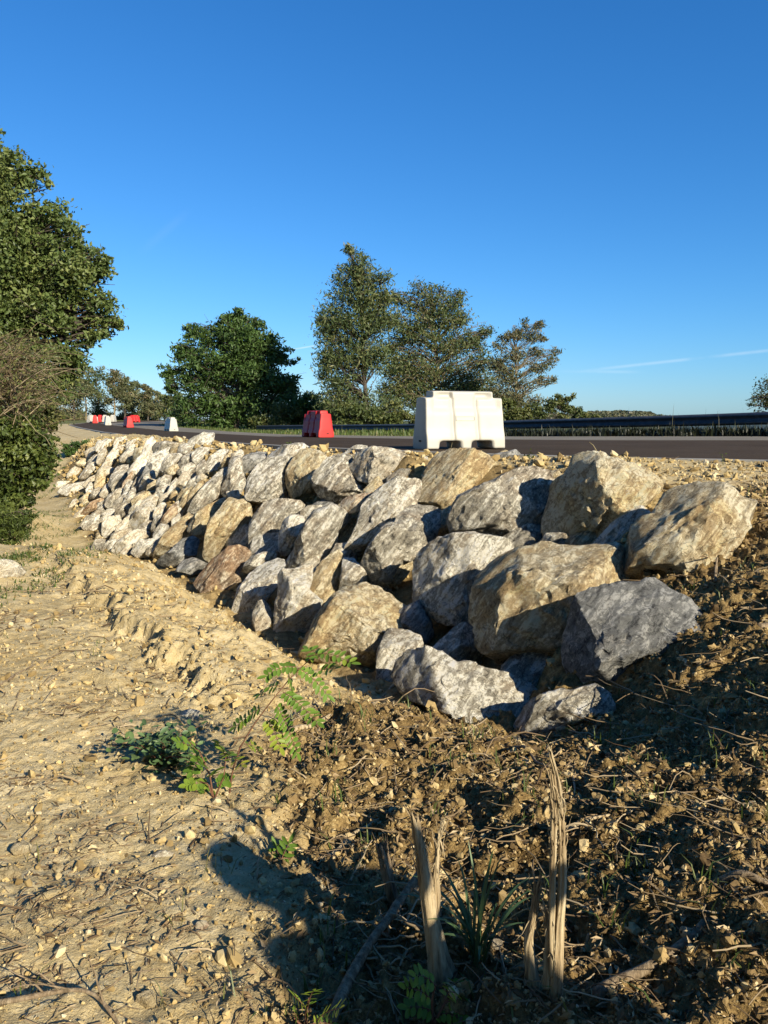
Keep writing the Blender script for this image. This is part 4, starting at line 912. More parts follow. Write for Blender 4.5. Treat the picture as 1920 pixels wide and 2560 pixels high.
# ------------------------------------------------------------------ far wooded ridge
def ridge():
    g = np.random.default_rng(91); D = 900
    root = empty('wooded_ridge', (at(1560, 1045, D)[0], D, -9)); root['kind'] = 'structure'
    xs = np.linspace(1200, 1990, 90); top = np.interp(xs, [1200,1440,1470,1560,1620,1645,1660,1700,1990], [1036,1034,1028,1026,1029,1036,1038,1044,1047])
    mb = MB(); n = len(xs); A = np.array([at(x, t+2, D) for x, t in zip(xs, top)]); Bk = A+[0, 160, -6]; Fr = A.copy(); Fr[:, 1] -= 160; Fr[:, 2] = -14
    v = np.concatenate([Fr, A, Bk]); i = np.arange(n-1)
    mb.add(v, q=np.concatenate([np.stack([i, i+1, n+i+1, n+i], 1), np.stack([n+i, n+i+1, 2*n+i+1, 2*n+i], 1)]), att=.3)
    mb.build('hill', M['hill'], root, True, 'tint')
    cr = MB(); nl = 9000; x = g.uniform(1200, 1700, nl); tt = np.interp(x, xs, top); y = tt+g.uniform(0, 1, nl)**.8*14+2*noise(np.stack([x*.12, x*0, x*0], 1), 4)
    C = np.array([at(a, b, D-30*g.random()-6*(b-c)) for a, b, c in zip(x, y, tt)])
    leaves(cr, C, 2.4, g, .45+.35*noise(np.stack([x*.1, y*.2, x*0], 1), 8)+g.normal(0, .12, nl), .8)
    o = cr.build('far_woods', M['hill'], root, False, 'tint')
    for k, (x, y) in enumerate([(1513, 1037.5), (1575, 1033)]):
        p = at(x, y, D-60); hb = MB(); hb.box(p, (3.2, 4, 1.3)); hb.box(p+[0, 0, 1.0], (3.4, 3.0, .7)); 
        h = hb.build('farmhouse', M['concrete'], None, origin=p-[0, 0, .6]); tag(h, ['tiny white house low on the far wooded ridge', 'tiny white house near the top of the far wooded ridge'][k], 'house')
ridge()

# ------------------------------------------------------------------ loose stones, clods, leaves, twigs and grass
def scatter_xy(n, g, y0=1.45, y1=11.0):
    Y = np.exp(g.uniform(math.log(y0), math.log(y1), n)); X = g.uniform(-1, 1, n)*(.62*Y+.35); return X, Y
def normals(X, Y, e=.05):
    z0 = base_h(X, Y); dx = (base_h(X+e, Y)-z0)/e; dy = (base_h(X, Y+e)-z0)/e
    n = np.stack([-dx, -dy, np.ones(len(X))], 1); return n/np.linalg.norm(n, axis=1)[:, None]
def stones(name, mat, X, Y, size, g, sub=1, flat=.6, sink=.15, tint=None, lump=.22):
    V, F = ico(sub); n = len(X); k = len(V)
    q = g.normal(size=(n, 4)); q /= np.linalg.norm(q, axis=1)[:, None]; w, x, y, z = q.T
    Rm = np.stack([1-2*(y*y+z*z), 2*(x*y-w*z), 2*(x*z+w*y), 2*(x*y+w*z), 1-2*(x*x+z*z), 2*(y*z-w*x), 2*(x*z-w*y), 2*(y*z+w*x), 1-2*(x*x+y*y)], 1).reshape(n, 3, 3)
    P = np.broadcast_to(V[None], (n, k, 3)).copy()
    for _ in range(3):
        nn = g.normal(size=(n, 3)); nn /= np.linalg.norm(nn, axis=1)[:, None]; sp = np.einsum('nkj,nj->nk', P, nn); ov = np.maximum(sp-g.uniform(.35, .85, (n, 1)), 0); P = P-ov[..., None]*nn[:, None]
    fr = 2.1 if sub > 1 else 1.3
    P = P*(1+lump*1.5*noise((P*fr+g.uniform(0, 99, (n, 1, 3))).reshape(-1, 3), 6).reshape(n, k, 1))*(1+.4*lump*g.uniform(-1, 1, (n, k, 1)))
    P = np.einsum('nij,nkj->nki', Rm, P*g.uniform(.55, 1.15, (n, 1, 3))*np.array([1.15, .9, flat]))
    P = P*size[:, None, None]*.5; Z = ground_z(X, Y)
    P = P+np.stack([X, Y, Z+size*(.5*flat-sink)], 1)[:, None]
    mb = MB(); t = (np.arange(n)[:, None, None]*k+F[None]).reshape(-1, 3)
    mb.add(P.reshape(-1, 3), t=t, att=np.repeat(g.uniform(0, 1, n) if tint is None else tint, k))
    o = mb.build(name, mat, None, False, 'tint'); o['kind'] = 'stuff'; return o
def scatter():
    g = np.random.default_rng(201)
    X, Y = scatter_xy(95000, g); s = soil_mask(X, Y); iw = inside(WALLPOLY, X, Y); rd = inside(ROADPOLY, X, Y)
    X2, Y2 = X, Y
    keep = (~iw) & (~rd); sand = keep & (s < .5); fl = pl_dist(Bl, X, Y)
    rough = smooth(.3, .7, .5+.5*fbm(np.stack([X, Y, X*0], 1)*1.3, 3, 55))*.6 + (STEPM(X, Y))*.8 + (Y > 5.5)*(X > 1.5)*1.0
    sel = sand & (g.random(len(X)) < np.clip(.22+.5*rough, 0, 1)); n = sel.sum()
    sz = np.clip(.0062*np.exp(g.normal(0, .72, n))*(.55+.28*Y[sel]), .004, .10)
    stones('gravel', M['scree'], X[sel], Y[sel], sz, g, 1, .6)
    sel = keep & (s >= .5) & (g.random(len(X)) < .72); n = sel.sum()
    sz = np.clip(.0095*np.exp(g.normal(0, .58, n))*(.55+.28*Y[sel]), .004, .07)
    big = sz > .022*(.55+.28*Y[sel])/.83
    stones('soil_clods', M['clod'], X[sel][big], Y[sel][big], sz[big], g, 2, .75, lump=.42, sink=.25)
    stones('soil_crumbs', M['clod'], X[sel][~big], Y[sel][~big], sz[~big], g, 1, .75, lump=.4)
    sel = keep & (s >= .5) & (g.random(len(X)) < .18); n = sel.sum()
    stones('pale_gravel', M['scree'], X[sel], Y[sel], np.clip(.009*np.exp(g.normal(0, .55, n))*(.55+.28*Y[sel]), .005, .06), g, 1, .7)
    # shoulder of yellow gravel between the kerb and the boulders
    n = 9000; t = g.uniform(0, 1, n)**1.5; i = (t*(len(NEAR)-40)).astype(int)+3; P = NEAR[i]; o = g.uniform(.02, 1.5, n)**1.1
    x = P[:, 0]-IN[i, 0]*o+g.normal(0, .12, n); y = P[:, 1]-IN[i, 1]*o+g.normal(0, .12, n)
    k = (~inside(ROADPOLY, x, y)) & (pl_dist(NEAR, x, y) > .06) & (y < 30); x, y = x[k], y[k]
    stones('shoulder_gravel', M['scree'], x, y, np.clip(.02*np.exp(g.normal(0, .5, len(x)))*(.5+.08*y), .01, np.where(pl_dist(NEAR, x, y) < .7, .03, .12)), g, 1, .6)
    # soil crumbs and stones that lie on and between the boulders
    n = 6000; i = g.integers(0, len(Tl)-1, n); t = g.random((n, 1)); P = Tl[i, :2]*(1-t)+Tl[i+1, :2]*t; w = Bl[i, :2]-Tl[i, :2]; o = g.uniform(-.25, 1, (n, 1))**1; o = np.where(g.random((n, 1)) < .6, o*.45, o)
    q = P+w*o; k = ~inside(ROADPOLY, q[:, 0], q[:, 1]); q = q[k]; x, y = q[:, 0], q[:, 1]
    stones('wall_rubble', M['scree'], x, y, np.clip(.045*np.exp(g.normal(0, .55, len(x)))*(.6+.05*y), .02, .16), g, 1, .7, lump=.35)
    # dead leaves and wood chips
    n = 30000; X, Y = scatter_xy(n, g, 1.45, 7); s = soil_mask(X, Y); k = (~inside(WALLPOLY, X, Y)) & (~inside(ROADPOLY, X, Y)) & (g.random(n) < .07+.85*s)
    X, Y = X[k], Y[k]; n = len(X); C = np.stack([X, Y, ground_z(X, Y)+.008+g.random(n)*.012], 1); mb = MB()
    size = np.clip(.019*np.exp(g.normal(0, .5, n))*(.6+.2*Y), .008, .022+.013*Y)
    L0 = MB(); d = g.normal(size=(n, 3)); d[:, 2] *= .35; d /= np.linalg.norm(d, axis=1)[:, None]
    nn = g.normal(0, .55, (n, 3))+[0, 0, 1]; nn -= (nn*d).sum(1)[:, None]*d; nn /= np.linalg.norm(nn, axis=1)[:, None]; sd_ = np.cross(d, nn)
    W = size*g.uniform(.10, .40, n)
    v = np.stack([C-d*size[:, None]*.5, C+sd_*W[:, None]*.5+nn*W[:, None]*.3, C+d*size[:, None]*.5, C-sd_*W[:, None]*.5+nn*W[:, None]*.3], 1)
    mb.add(v.reshape(-1, 3), q=np.arange(n)[:, None]*4+np.array([[0, 1, 2, 3]]), att=np.repeat(g.beta(1.6, 1.8, n), 4))
    o = mb.build('leaf_litter', M['litter'], None, False, 'tint'); o['kind'] = 'stuff'
    # drifts of dark bark and stalks on the sandy track
    mb = MB(); g2 = np.random.default_rng(231)
    for (a, b, rx, ry, m) in [(170,1790,60,16,60),(60,1960,60,20,70),(180,2160,80,30,90),(330,2230,60,25,70),(120,2290,90,30,110),(250,2080,60,20,60),(400,2330,60,30,70),(40,1560,40,14,60),(420,1690,50,12,50),(180,1480,40,10,40),(90,2440,90,25,80),(330,1860,50,14,40)]:
        for _ in range(m):
            p = hit(a+g2.normal(0, rx), b+g2.normal(0, ry)); an = g2.normal(.3, .9); L = g2.uniform(.015, .06)*(.5+.18*p[1]); d = np.array([math.cos(an), math.sin(an), g2.normal(0, .2)])
            z = float(ground_z(p[:1], p[1:2])[0]); q = np.array([p[0], p[1], z+.005]); P = limb(q, q+d*L, g2.normal(.05, .12), g2, 4); P[:, 2] = np.maximum(P[:, 2], z+.002)
            mb.tube(P, np.linspace(1, .5, 4)*g2.uniform(.0012, .0038)*(.5+.18*p[1]), 4, att=g2.uniform(0, .75), cap=False)
    o = mb.build('bark_debris', M['twig'], None, False, 'tint'); o['kind'] = 'stuff'
    # thin twigs
    n = 3000; X, Y = scatter_xy(n, g, 1.45, 8); s = soil_mask(X, Y); mb = MB()
    k = (~inside(WALLPOLY, X, Y)) & (~inside(ROADPOLY, X, Y)) & (g.random(n) < .28+.7*s); X, Y = X[k], Y[k]; Z = ground_z(X, Y)
    for x, y, z in zip(X, Y, Z):
        an = g.uniform(0, 2*math.pi); L = g.uniform(.03, .20)*(.6+.2*y); d = np.array([math.cos(an), math.sin(an), g.normal(0.05, .12)])
        a = np.array([x, y, z+.006]); q = limb(a, a+d*L, g.normal(.0, .1), g, 5); q[:, 2] = np.maximum(q[:, 2], z+.002)
        mb.tube(q, np.linspace(1, .5, 5)*g.uniform(.0012, .004)*(.6+.2*y), 4, att=g.random(), cap=False)
    o = mb.build('twig_litter', M['twig'], None, False, 'tint'); o['kind'] = 'stuff'
def blades(mb, X, Y, Z, h, g, w=.004, lean=.5, tint=None):
    n = len(X); an = g.uniform(0, 2*math.pi, n); d = np.stack([np.cos(an), np.sin(an), an*0], 1); s = np.stack([-np.sin(an), np.cos(an), an*0], 1)
    b = np.stack([X, Y, Z-.01], 1); l = (lean*np.abs(g.normal(size=n)))[:, None]; H = h[:, None]; W = (w*(.5+h/h.mean()*.5))[:, None]
    m = b+d*H*l*.35+np.array([0, 0, 1])*H*.6; t = b+d*H*l*1.0+np.array([0, 0, 1])*H*(1-.3*np.minimum(l, 1.5))
    v = np.stack([b-s*W, b+s*W, m+s*W*.8, m-s*W*.8, t], 1).reshape(-1, 3); i = np.arange(n)[:, None]*5
    mb.add(v, q=i+[[0, 1, 2, 3]], t=i+[[3, 2, 4]], att=np.repeat(g.uniform(.1, .9, n) if tint is None else tint, 5))
def grass():
    g = np.random.default_rng(211); mb = MB()
    # tufts in the dark soil
    X, Y = scatter_xy(900, g, 1.6, 6.2); k = (soil_mask(X, Y) > .4) & (~inside(WALLPOLY, X, Y)) & (~inside(ROADPOLY, X, Y)); X, Y = X[k][:150], Y[k][:150]
    for x, y in zip(X, Y):
        m = g.integers(4, 12); bx = x+g.normal(0, .012*y, m); by = y+g.normal(0, .012*y, m); blades(mb, bx, by, ground_z(bx, by), g.uniform(.03, .11, m)*(.7+.1*y), g, .0022*(.7+.15*y), .8, g.uniform(.3, .7, m))
    X, Y = scatter_xy(120, g, 1.7, 6.2); k = (soil_mask(X, Y) < .2) & (~inside(WALLPOLY, X, Y)) & (~inside(ROADPOLY, X, Y)); 
    for x, y in zip(X[k][:34], Y[k][:34]):
        m = g.integers(3, 7); bx = x+g.normal(0, .01*y, m); by = y+g.normal(0, .01*y, m); blades(mb, bx, by, ground_z(bx, by), g.uniform(.04, .11, m), g, .0018*(.7+.15*y), .7, g.uniform(.5, 1, m))
    o = mb.build('grass', M['grass'], None, False, 'tint'); o['kind'] = 'stuff'
    # grass scraps in the ditch
    mb = MB(); spots = [(205,1395,30,14),(150,1405,26,12),(215,1370,16,18),(120,1290,14,8),(165,1300,16,20),(160,1340,10,14),(110,1320,16,10),(100,1400,16,10),(130,1230,8,8),(175,1260,8,10),(170,1190,10,8),(20,1400,20,6),(60,1395,18,8)]
    for (a, b, rx, ry) in spots:
        c = hit(a, b, 6); m = 420; sc = c[1]/FPX; x = c[0]+g.normal(0, rx*.6*sc, m); y = c[1]+g.normal(0, max(.35, ry*.09*c[1]/8), m)
        blades(mb, x, y, ground_z(x, y), g.uniform(.02, .08, m), g, .006, 1.0, g.uniform(.0, .9, m))
    o = mb.build('ditch_grass', M['grass'], None, False, 'tint'); o['kind'] = 'stuff'
    # verge beyond the road
    mb = MB(); n = 26000; t = g.uniform(0, 1, n)**1.25; i = (t*(len(FAR)-14)).astype(int)+1; o_ = g.uniform(.12, 6.5, n)*(.35+.65*g.random(n))
    P = FAR[i]; x = P[:, 0]+IN[i, 0]*o_+g.normal(0, .5, n); y = P[:, 1]+IN[i, 1]*o_+g.normal(0, .5, n)
    k = ~inside(ROADPOLY, x, y); x, y, o2 = x[k], y[k], o_[k]
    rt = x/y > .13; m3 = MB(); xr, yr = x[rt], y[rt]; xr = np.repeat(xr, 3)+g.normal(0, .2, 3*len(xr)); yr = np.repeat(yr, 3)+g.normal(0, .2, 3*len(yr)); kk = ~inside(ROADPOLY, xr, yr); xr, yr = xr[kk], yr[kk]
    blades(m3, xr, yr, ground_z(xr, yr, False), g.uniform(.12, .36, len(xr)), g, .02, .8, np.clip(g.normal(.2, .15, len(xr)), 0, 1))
    o = m3.build('verge_shade_weeds', M['shadeweed'], None, False, 'tint'); o['kind'] = 'stuff'; x, y, o2 = x[~rt], y[~rt], o2[~rt]  # right part of the verge, its shade carried by the dark leaf colour
    blades(mb, x, y, ground_z(x, y, False), g.uniform(.10, .30, len(x))*(.5+.5*np.minimum(o2/2.0, 1.0)), g, .016, .7, np.clip(g.normal(.5, .2, len(x)), 0, 1))
    o = mb.build('verge_grass', M['grass'], None, False, 'tint'); o['kind'] = 'stuff'
    # tall weeds along the guard rail
    mb = MB(); n = 9000; i = g.integers(0, len(RAIL)-1, n); P = RAIL[i]; x = P[:, 0]+g.normal(.35, .45, n); y = P[:, 1]+g.normal(.2, .45, n)
    blades(mb, x, y, ground_z(x, y, False), g.uniform(.15, .50, n), g, .013, .4, np.clip(g.normal(.35, .2, n), 0, 1))
    n = 420; i = g.integers(4, len(RAIL)-1, n); P = RAIL[i]; x = P[:, 0]+np.abs(g.normal(.5, .6, n)); y = P[:, 1]+g.normal(.5, .6, n)
    blades(mb, x, y, ground_z(x, y, False), g.uniform(.5, 1.15, n), g, .006, .2, g.uniform(.6, 1, n))
    o = mb.build('rail_weeds', M['shadeweed'], None, False, 'tint'); o['kind'] = 'stuff'  # same near-black leaves: the shade along the rail is in their colour
scatter(); grass()

# ------------------------------------------------------------------ single stones lying about
def field_stone(cx, cy, w, h, mat, label, seed, push=.05, ang=20, name='field_stone', n=9):
    g = np.random.default_rng(seed); t = (np.arange(n)+g.uniform(-.3, .3, n))*2*math.pi/n; r = g.uniform(.85, 1.1, n); a = R(g.uniform(-15, 15))
    x, y = w/2*r*np.cos(t), h/2*r*np.sin(t)
    return boulder([(cx+p*math.cos(a)-q*math.sin(a), cy+p*math.sin(a)+q*math.cos(a)) for p, q in zip(x, y)], mat, ang, label, seed, push, .5, name=name, cat='stone', group='loose stones on the ground', facets=12)
boulder(poly('0,1403 28,1404 50,1418 62,1430 40,1452 0,1464 -60,1455 -50,1410'), 'pale', 10, 'smooth pale boulder at the left edge on the rim of the sandy track', 501, .25, .5, name='field_stone', cat='boulder', group=None)
for i, (x, y, w, h, m, lab) in enumerate([
 (476,1792,58,40,'pale','white stone dappled by leaf shadows behind the dark low plant'),
 (505,1842,46,26,'stone','cream stone in the speckled shade between the dark plant and the seedling'),
 (412,2142,64,34,'pale','pinkish white stone alone on the sand above the round shadow'),
 (53,2122,50,36,'stone','square cream stone near the left edge on the lower sand'),
 (22,2187,66,40,'stone','pale angular stone cut by the left edge of the view'),
 (293,1953,64,24,'stone','flat cream stone half sunk in the middle of the track'),
 (505,2322,34,40,'rust','pink brick coloured stone left of the big dark shadow'),
 (367,2500,56,50,'stone','grey cream stone low on the sand near the bottom edge'),
 (250,2232,34,26,'stone','small tilted cream stone on the lower left sand'),
 (145,2170,28,20,'stone','small oval cream stone below the square one'),
 (781,2230,66,96,'stone','upright ochre stone crossed by a thin stake shadow'),
 (282,1766,46,34,'stone','left one of a pair of cream stones on the track'),
 (350,1762,44,30,'stone','right one of a pair of cream stones on the track'),
 (427,1740,40,34,'stone','cream stone at the bottom of the crumbling ledge'),
 (1487,2352,38,72,'stone','tall crumbly yellow lump right of the twin splintered stump'),
 (1546,2396,56,48,'pale','whitish crumbly lump in the lower right soil'),
 (1404,2362,28,74,'stone','yellow stone leaning on the right side of the twin splintered stump'),
 (1548,2082,22,34,'stone','small upright yellow stone at the end of a thin stick'),
 (1712,2150,26,36,'stone','yellow stone with a pointed top in the middle of the right bank'),
 (1804,2414,44,38,'pale','pale chalky lump among pebbles near the lower right corner'),
 (1852,2421,36,22,'pale','smooth oval pebble beside the chalky lump'),
 (1740,2132,30,20,'stone','flat ochre stone right of the pointed yellow stone'),
 (1292,1855,26,32,'stone','yellow lump between the two lowest boulders'),
 (1200,1863,26,24,'stone','yellow stone on the litter in front of the long low boulder'),
 (1127,1802,30,28,'stone','buff stone against the front of the long low boulder'),
 (1830,1222,48,40,'stone','rounded tan stone on top of the gravel bank right of the rightmost boulder'),
 (1762,1950,28,34,'stone','pale wedge shaped stone high on the right bank'),
 (1240,2360,34,26,'pale','pale stone glimpsed among the strap leaves'),
 (540,1680,40,30,'stone','cream stone on the rubble ledge below the rusty slab'),
 (515,1508,34,18,'stone','flat yellow stone in front of the rusty orange slab'),
 (1345,1160,30,26,'stone','yellow stone on the gravel shoulder left of the tall tan boulder'),
 (1262,1136,30,20,'stone','yellow stone at the kerb right of the big white barrier'),
]):
    field_stone(x, y, w, h, m, lab, 520+i)
o = field_stone(857, 1398, 20, 12, 'stone', 'tiny yellow pebble lying on the upright tan boulder', 590, 2.2); 

# ------------------------------------------------------------------ sticks and splintered stumps
def stick(label, pts, r, mat='wood', lift=None, seed=0, name='stick', cat='stick', twigs=0, taper=.5, group='sticks lying on the ground'):
    g = np.random.default_rng(600+seed); P = []
    for k, p in enumerate(pts):
        h = hit(*p[:2]); up = r*.6+(lift[k] if lift else 0); h = at(p[0], p[1], h[1]*(1-.0))
        h[2] = float(ground_z(h[:1], h[1:2])[0])+up; P.append(h)
    P = np.array(P); d = np.r_[0, np.cumsum(np.linalg.norm(np.diff(P, axis=0), axis=1))]; n = max(10, int(d[-1]/.03)); s = np.linspace(0, d[-1], n)
    Q = np.stack([np.interp(s, d, P[:, i]) for i in range(3)], 1)
    for _ in range(3): Q[1:-1] = .25*Q[:-2]+.5*Q[1:-1]+.25*Q[2:]
    Q += .35*r*np.stack([noise(np.stack([s*9, s*0+seed, s*0+i], 1), i) for i in range(3)], 1)
    rad = r*np.linspace(1, taper, n)*(1+.18*noise(np.stack([s*22, s*0+seed, s*0], 1), 3))
    mb = MB(); mb.tube(Q, rad, 9, att=.5)
    for k in range(twigs):
        j = g.integers(2, n-1); e = Q[j]+np.array([g.normal(0, .10), g.normal(0, .10), g.uniform(.01, .10)]); mb.tube(limb(Q[j], e, .1, g, 5), np.linspace(r*.4, r*.15, 5), 5, att=.5)
    o = mb.build(name, M[mat], None, True, origin=P[0]); tag(o, label, cat, group); return o
stick('thick pale stick pointing at the upright whitish block, right of the seedling', [(724,1839),(790,1810),(850,1785),(886,1762)], .017, seed=1)
stick('second pale stick lying beyond the thick one at the foot of the boulders', [(900,1792),(945,1752),(987,1718)], .016, seed=2)
stick('curved pale stick behind the small dark stump', [(817,2139),(845,2115),(875,2085),(930,2055),(983,2035)], .013, seed=3)
stick('brown stick lying to the right behind the middle splintered stump', [(1057,2054),(1090,2040),(1126,2023)], .010, 'greywood', seed=4)
stick('long grey branch leaning down to the bottom edge from the middle stump', [(1049,2272),(976,2346),(910,2420),(825,2560)], .012, 'greywood', lift=[.10, .07, .05, .02], seed=5, taper=1.3)
stick('thin dark branch with twigs along the bottom left corner', [(0,2533),(63,2524),(186,2501),(236,2503),(295,2558)], .008, 'greywood', lift=[.02, .03, .04, .03, .01], seed=6, twigs=6)
stick('grey stick cut by the right edge halfway down the bank', [(1793,2243),(1850,2256),(1930,2266)], .016, 'greywood', seed=7)
stick('long half buried root across the lower right soil', [(1486,2545),(1535,2493),(1609,2456),(1691,2427),(1756,2361)], .016, 'greywood', seed=8, taper=.6)
stick('thin stick running right from the tall twin splintered stump', [(1416,2118),(1470,2098),(1523,2075)], .009, seed=9)
stick('dark curved twig reaching the top of the tall twin splintered stump', [(1285,1898),(1310,1915),(1338,1938),(1371,1980)], .009, 'greywood', lift=[.01, .03, .05, .07], seed=10)
stick('weathered log end cut by the right edge below the gravel bank', [(1898,1596),(1930,1560)], .030, 'greywood', seed=11)
stick('thin long twig at the left edge of the sandy track', [(0,1716),(50,1685),(100,1658),(154,1637)], .007, 'greywood', seed=12, twigs=3)
stick('short pale stick on the sandy track right of the thin long twig', [(116,1720),(140,1698),(162,1676)], .008, seed=13)
stick('very thin straight twig high on the right bank', [(1773,1918),(1826,1872),(1879,1828)], .005, seed=14)
stick('pale stick lying in front of the lowest right boulder', [(1389,1848),(1440,1822),(1489,1796)], .016, seed=15)
stick('rusty brown stick upright against the foot of the rightmost boulder', [(1786,1458),(1790,1435)], .014, 'greywood', lift=[.0, .12], seed=16)
stick('pale root curving out of the soil near the lower right corner', [(1700,2395),(1730,2372),(1756,2355)], .012, seed=17)
stick('thin stick on the litter above the middle splintered stump', [(1180,1985),(1215,1968),(1245,1940)], .006, seed=18)
def stump(name, label, shafts, mat, seed, fib=26):
    g = np.random.default_rng(seed); b = hit(*shafts[0][0][:2]); D = b[1]; root = empty(name, tuple(b)); sc = D/FPX
    tag(root, label, 'stump', 'splintered stumps')
    for si, sh in enumerate(shafts):
        off = g.normal(0, .012) if si else 0
        P = np.array([at(x, y, D+off) for x, y, r in sh]); rr = np.array([r*sc for x, y, r in sh])
        d = np.r_[0, np.cumsum(np.linalg.norm(np.diff(P, axis=0), axis=1))]; n = 46; s = np.linspace(0, d[-1], n)
        Q = np.stack([np.interp(s, d, P[:, i]) for i in range(3)], 1); r = np.interp(s, d, rr)
        for _ in range(3): Q[1:-1] = .25*Q[:-2]+.5*Q[1:-1]+.25*Q[2:]
        if si == 0: Q = np.concatenate([[Q[0]-[0, 0, .06]], Q]); r = np.r_[r[0]*1.15, r]; s = np.r_[-.06, s]; n += 1
        m = 26; mb = MB(); k0 = mb.n; mb.tube(Q, r, m, cap=True); V = mb.v[0].reshape(n, m, 3)
        a = np.arange(m); jag = noise(np.stack([a*.9, a*0+si*7+seed, a*0], 1), 2)       # ridges of torn fibre run the whole length
        gr = np.stack([noise(np.stack([a*1.0+.0*t, a*0+t*3.2, a*0+seed+si], 1), 5) for t in s])
        V += (V-Q[:, None])*(.26*jag[None, :, None]+.22*gr[..., None])
        tip = smooth(.72, 1, s/d[-1])[:, None]; T = (Q[-1]-Q[-4]); T /= np.linalg.norm(T)
        V += (tip*np.abs(jag)[None])[..., None]*T*.07*d[-1]*np.sign(jag)[None, :, None]
        mb.v[0] = V.reshape(-1, 3)
        for k in range(fib):
            j = g.integers(2, n-1) if g.random() < .4 else g.integers(int(n*.6), n-1); an = g.uniform(0, 2*math.pi); side = np.array([math.cos(an), math.sin(an), 0])
            T2 = Q[min(j+1, n-1)]-Q[j-1]; T2 /= np.linalg.norm(T2)+1e-9; a0 = Q[j]+side*r[j]*.85; L = g.uniform(.015, .07)
            e = a0+T2*L*g.choice([1, 1, -.8])+side*L*g.uniform(.05, .5); q = limb(a0, e, g.normal(0, .12), g, 6); mb.tube(q, np.linspace(1, .2, 6)*g.uniform(.001, .003), 4, cap=False)
        mb.build('splintered_shaft', M[mat], root, True)
    return root
stump('splintered_stump', 'middle splintered stump, pale stripped shaft with a thin side splinter', [[(1108,2448,36),(1096,2390,25),(1078,2290,20),(1064,2200,18),(1052,2120,14),(1038,2048,9)], [(1088,2330,8),(1091,2240,11),(1089,2190,8),(1096,2110,5),(1103,2058,2)]], 'wood', 651, 30)
stump('splintered_stump', 'tallest splintered stump on the right, twin torn shafts of stringy wood', [[(1390,2555,32),(1390,2470,17),(1398,2300,11),(1406,2200,10),(1405,2080,9),(1398,1990,8),(1388,1920,6),(1375,1880,2)], [(1384,2440,9),(1380,2330,8),(1381,2190,8),(1384,2080,8),(1384,1990,6),(1378,1940,3)], [(1366,2470,9),(1368,2380,7),(1372,2300,5),(1376,2240,2)], [(1342,2505,17),(1326,2430,16),(1320,2360,13),(1336,2280,11),(1342,2230,7),(1353,2188,2)]], 'wood', 652, 46)
stump('splintered_stump', 'short dark hollow stump standing in shade left of the middle one', [[(992,2275,14),(976,2220,14),(961,2160,12),(948,2112,8)], [(985,2215,5),(972,2150,5),(962,2108,3)]], 'greywood', 653, 22)
def roots():
    g = np.random.default_rng(660); mb = MB(); c = hit(1010, 2330)
    for k in range(46):
        x, y = g.uniform(925, 1085), g.uniform(2230, 2420); a = hit(x, y); z = float(ground_z(a[:1], a[1:2])[0]); a[2] = z+.02
        an = g.uniform(0, 2*math.pi); L = g.uniform(.05, .16); e = a+L*np.array([math.cos(an), math.sin(an)*.6, g.uniform(-.1, .5)])
        mb.tube(limb(a, e, g.normal(.1, .15), g, 7), np.linspace(1, .3, 7)*g.uniform(.0015, .005), 5, att=g.uniform(.5, 1), cap=False)
    o = mb.build('torn_roots', M['twig'], None, True, 'tint', origin=c); tag(o, 'tangle of torn pale roots and fibres between the dark stump and the middle stump', 'roots')
roots()

# ------------------------------------------------------------------ young plants
def leaflet(mb, p, d, n, L, W, t):
    d = d/np.linalg.norm(d); n = n-(n@d)*d; n = n/np.linalg.norm(n); s = np.cross(d, n); u = [(0, .12), (.25, .85), (.55, 1), (.82, .7), (1, .05)]
    v = []
    for a, w in u: v += [p+d*L*a+s*W*w*.5+n*W*w*.16, p+d*L*a-n*W*.02, p+d*L*a-s*W*w*.5+n*W*w*.16]
    q = []
    for k in range(4): q += [[3*k, 3*k+1, 3*k+4, 3*k+3], [3*k+1, 3*k+2, 3*k+5, 3*k+4]]
    mb.add(v, q=q, att=t)
def pinnate(mb, st, a, b, n, L, g, t=.5, sag=.08, w=.5):
    P = limb(a, b, sag, g, 3*n+2); P[:, :] = a+(b-a)*np.linspace(0, 1, len(P))[:, None]+np.sin(np.linspace(0, math.pi, len(P)))[:, None]*np.array([0, 0, sag*np.linalg.norm(b-a)])
    st.tube(P, np.linspace(.0016, .0008, len(P)), 4, att=.5, cap=False)
    ax = (b-a)/np.linalg.norm(b-a); up = np.array([.1, -.45, .9]); up = up-(up@ax)*ax; up /= np.linalg.norm(up); s = np.cross(ax, up)
    for k in range(n):
        p = P[int((k+.8)/n*(len(P)-1))]
        for q in (-1, 1):
            d = s*q*1.0+ax*.42+up*g.uniform(-.35, .15); nn = up+g.normal(0, .22, 3)
            leaflet(mb, p, d, nn, L*g.uniform(.8, 1.1)*(1-.25*abs(k/n-.5)), L*w, np.clip(t+g.normal(0, .12), 0, 1))
    leaflet(mb, P[-1], ax, up, L, L*w, t)
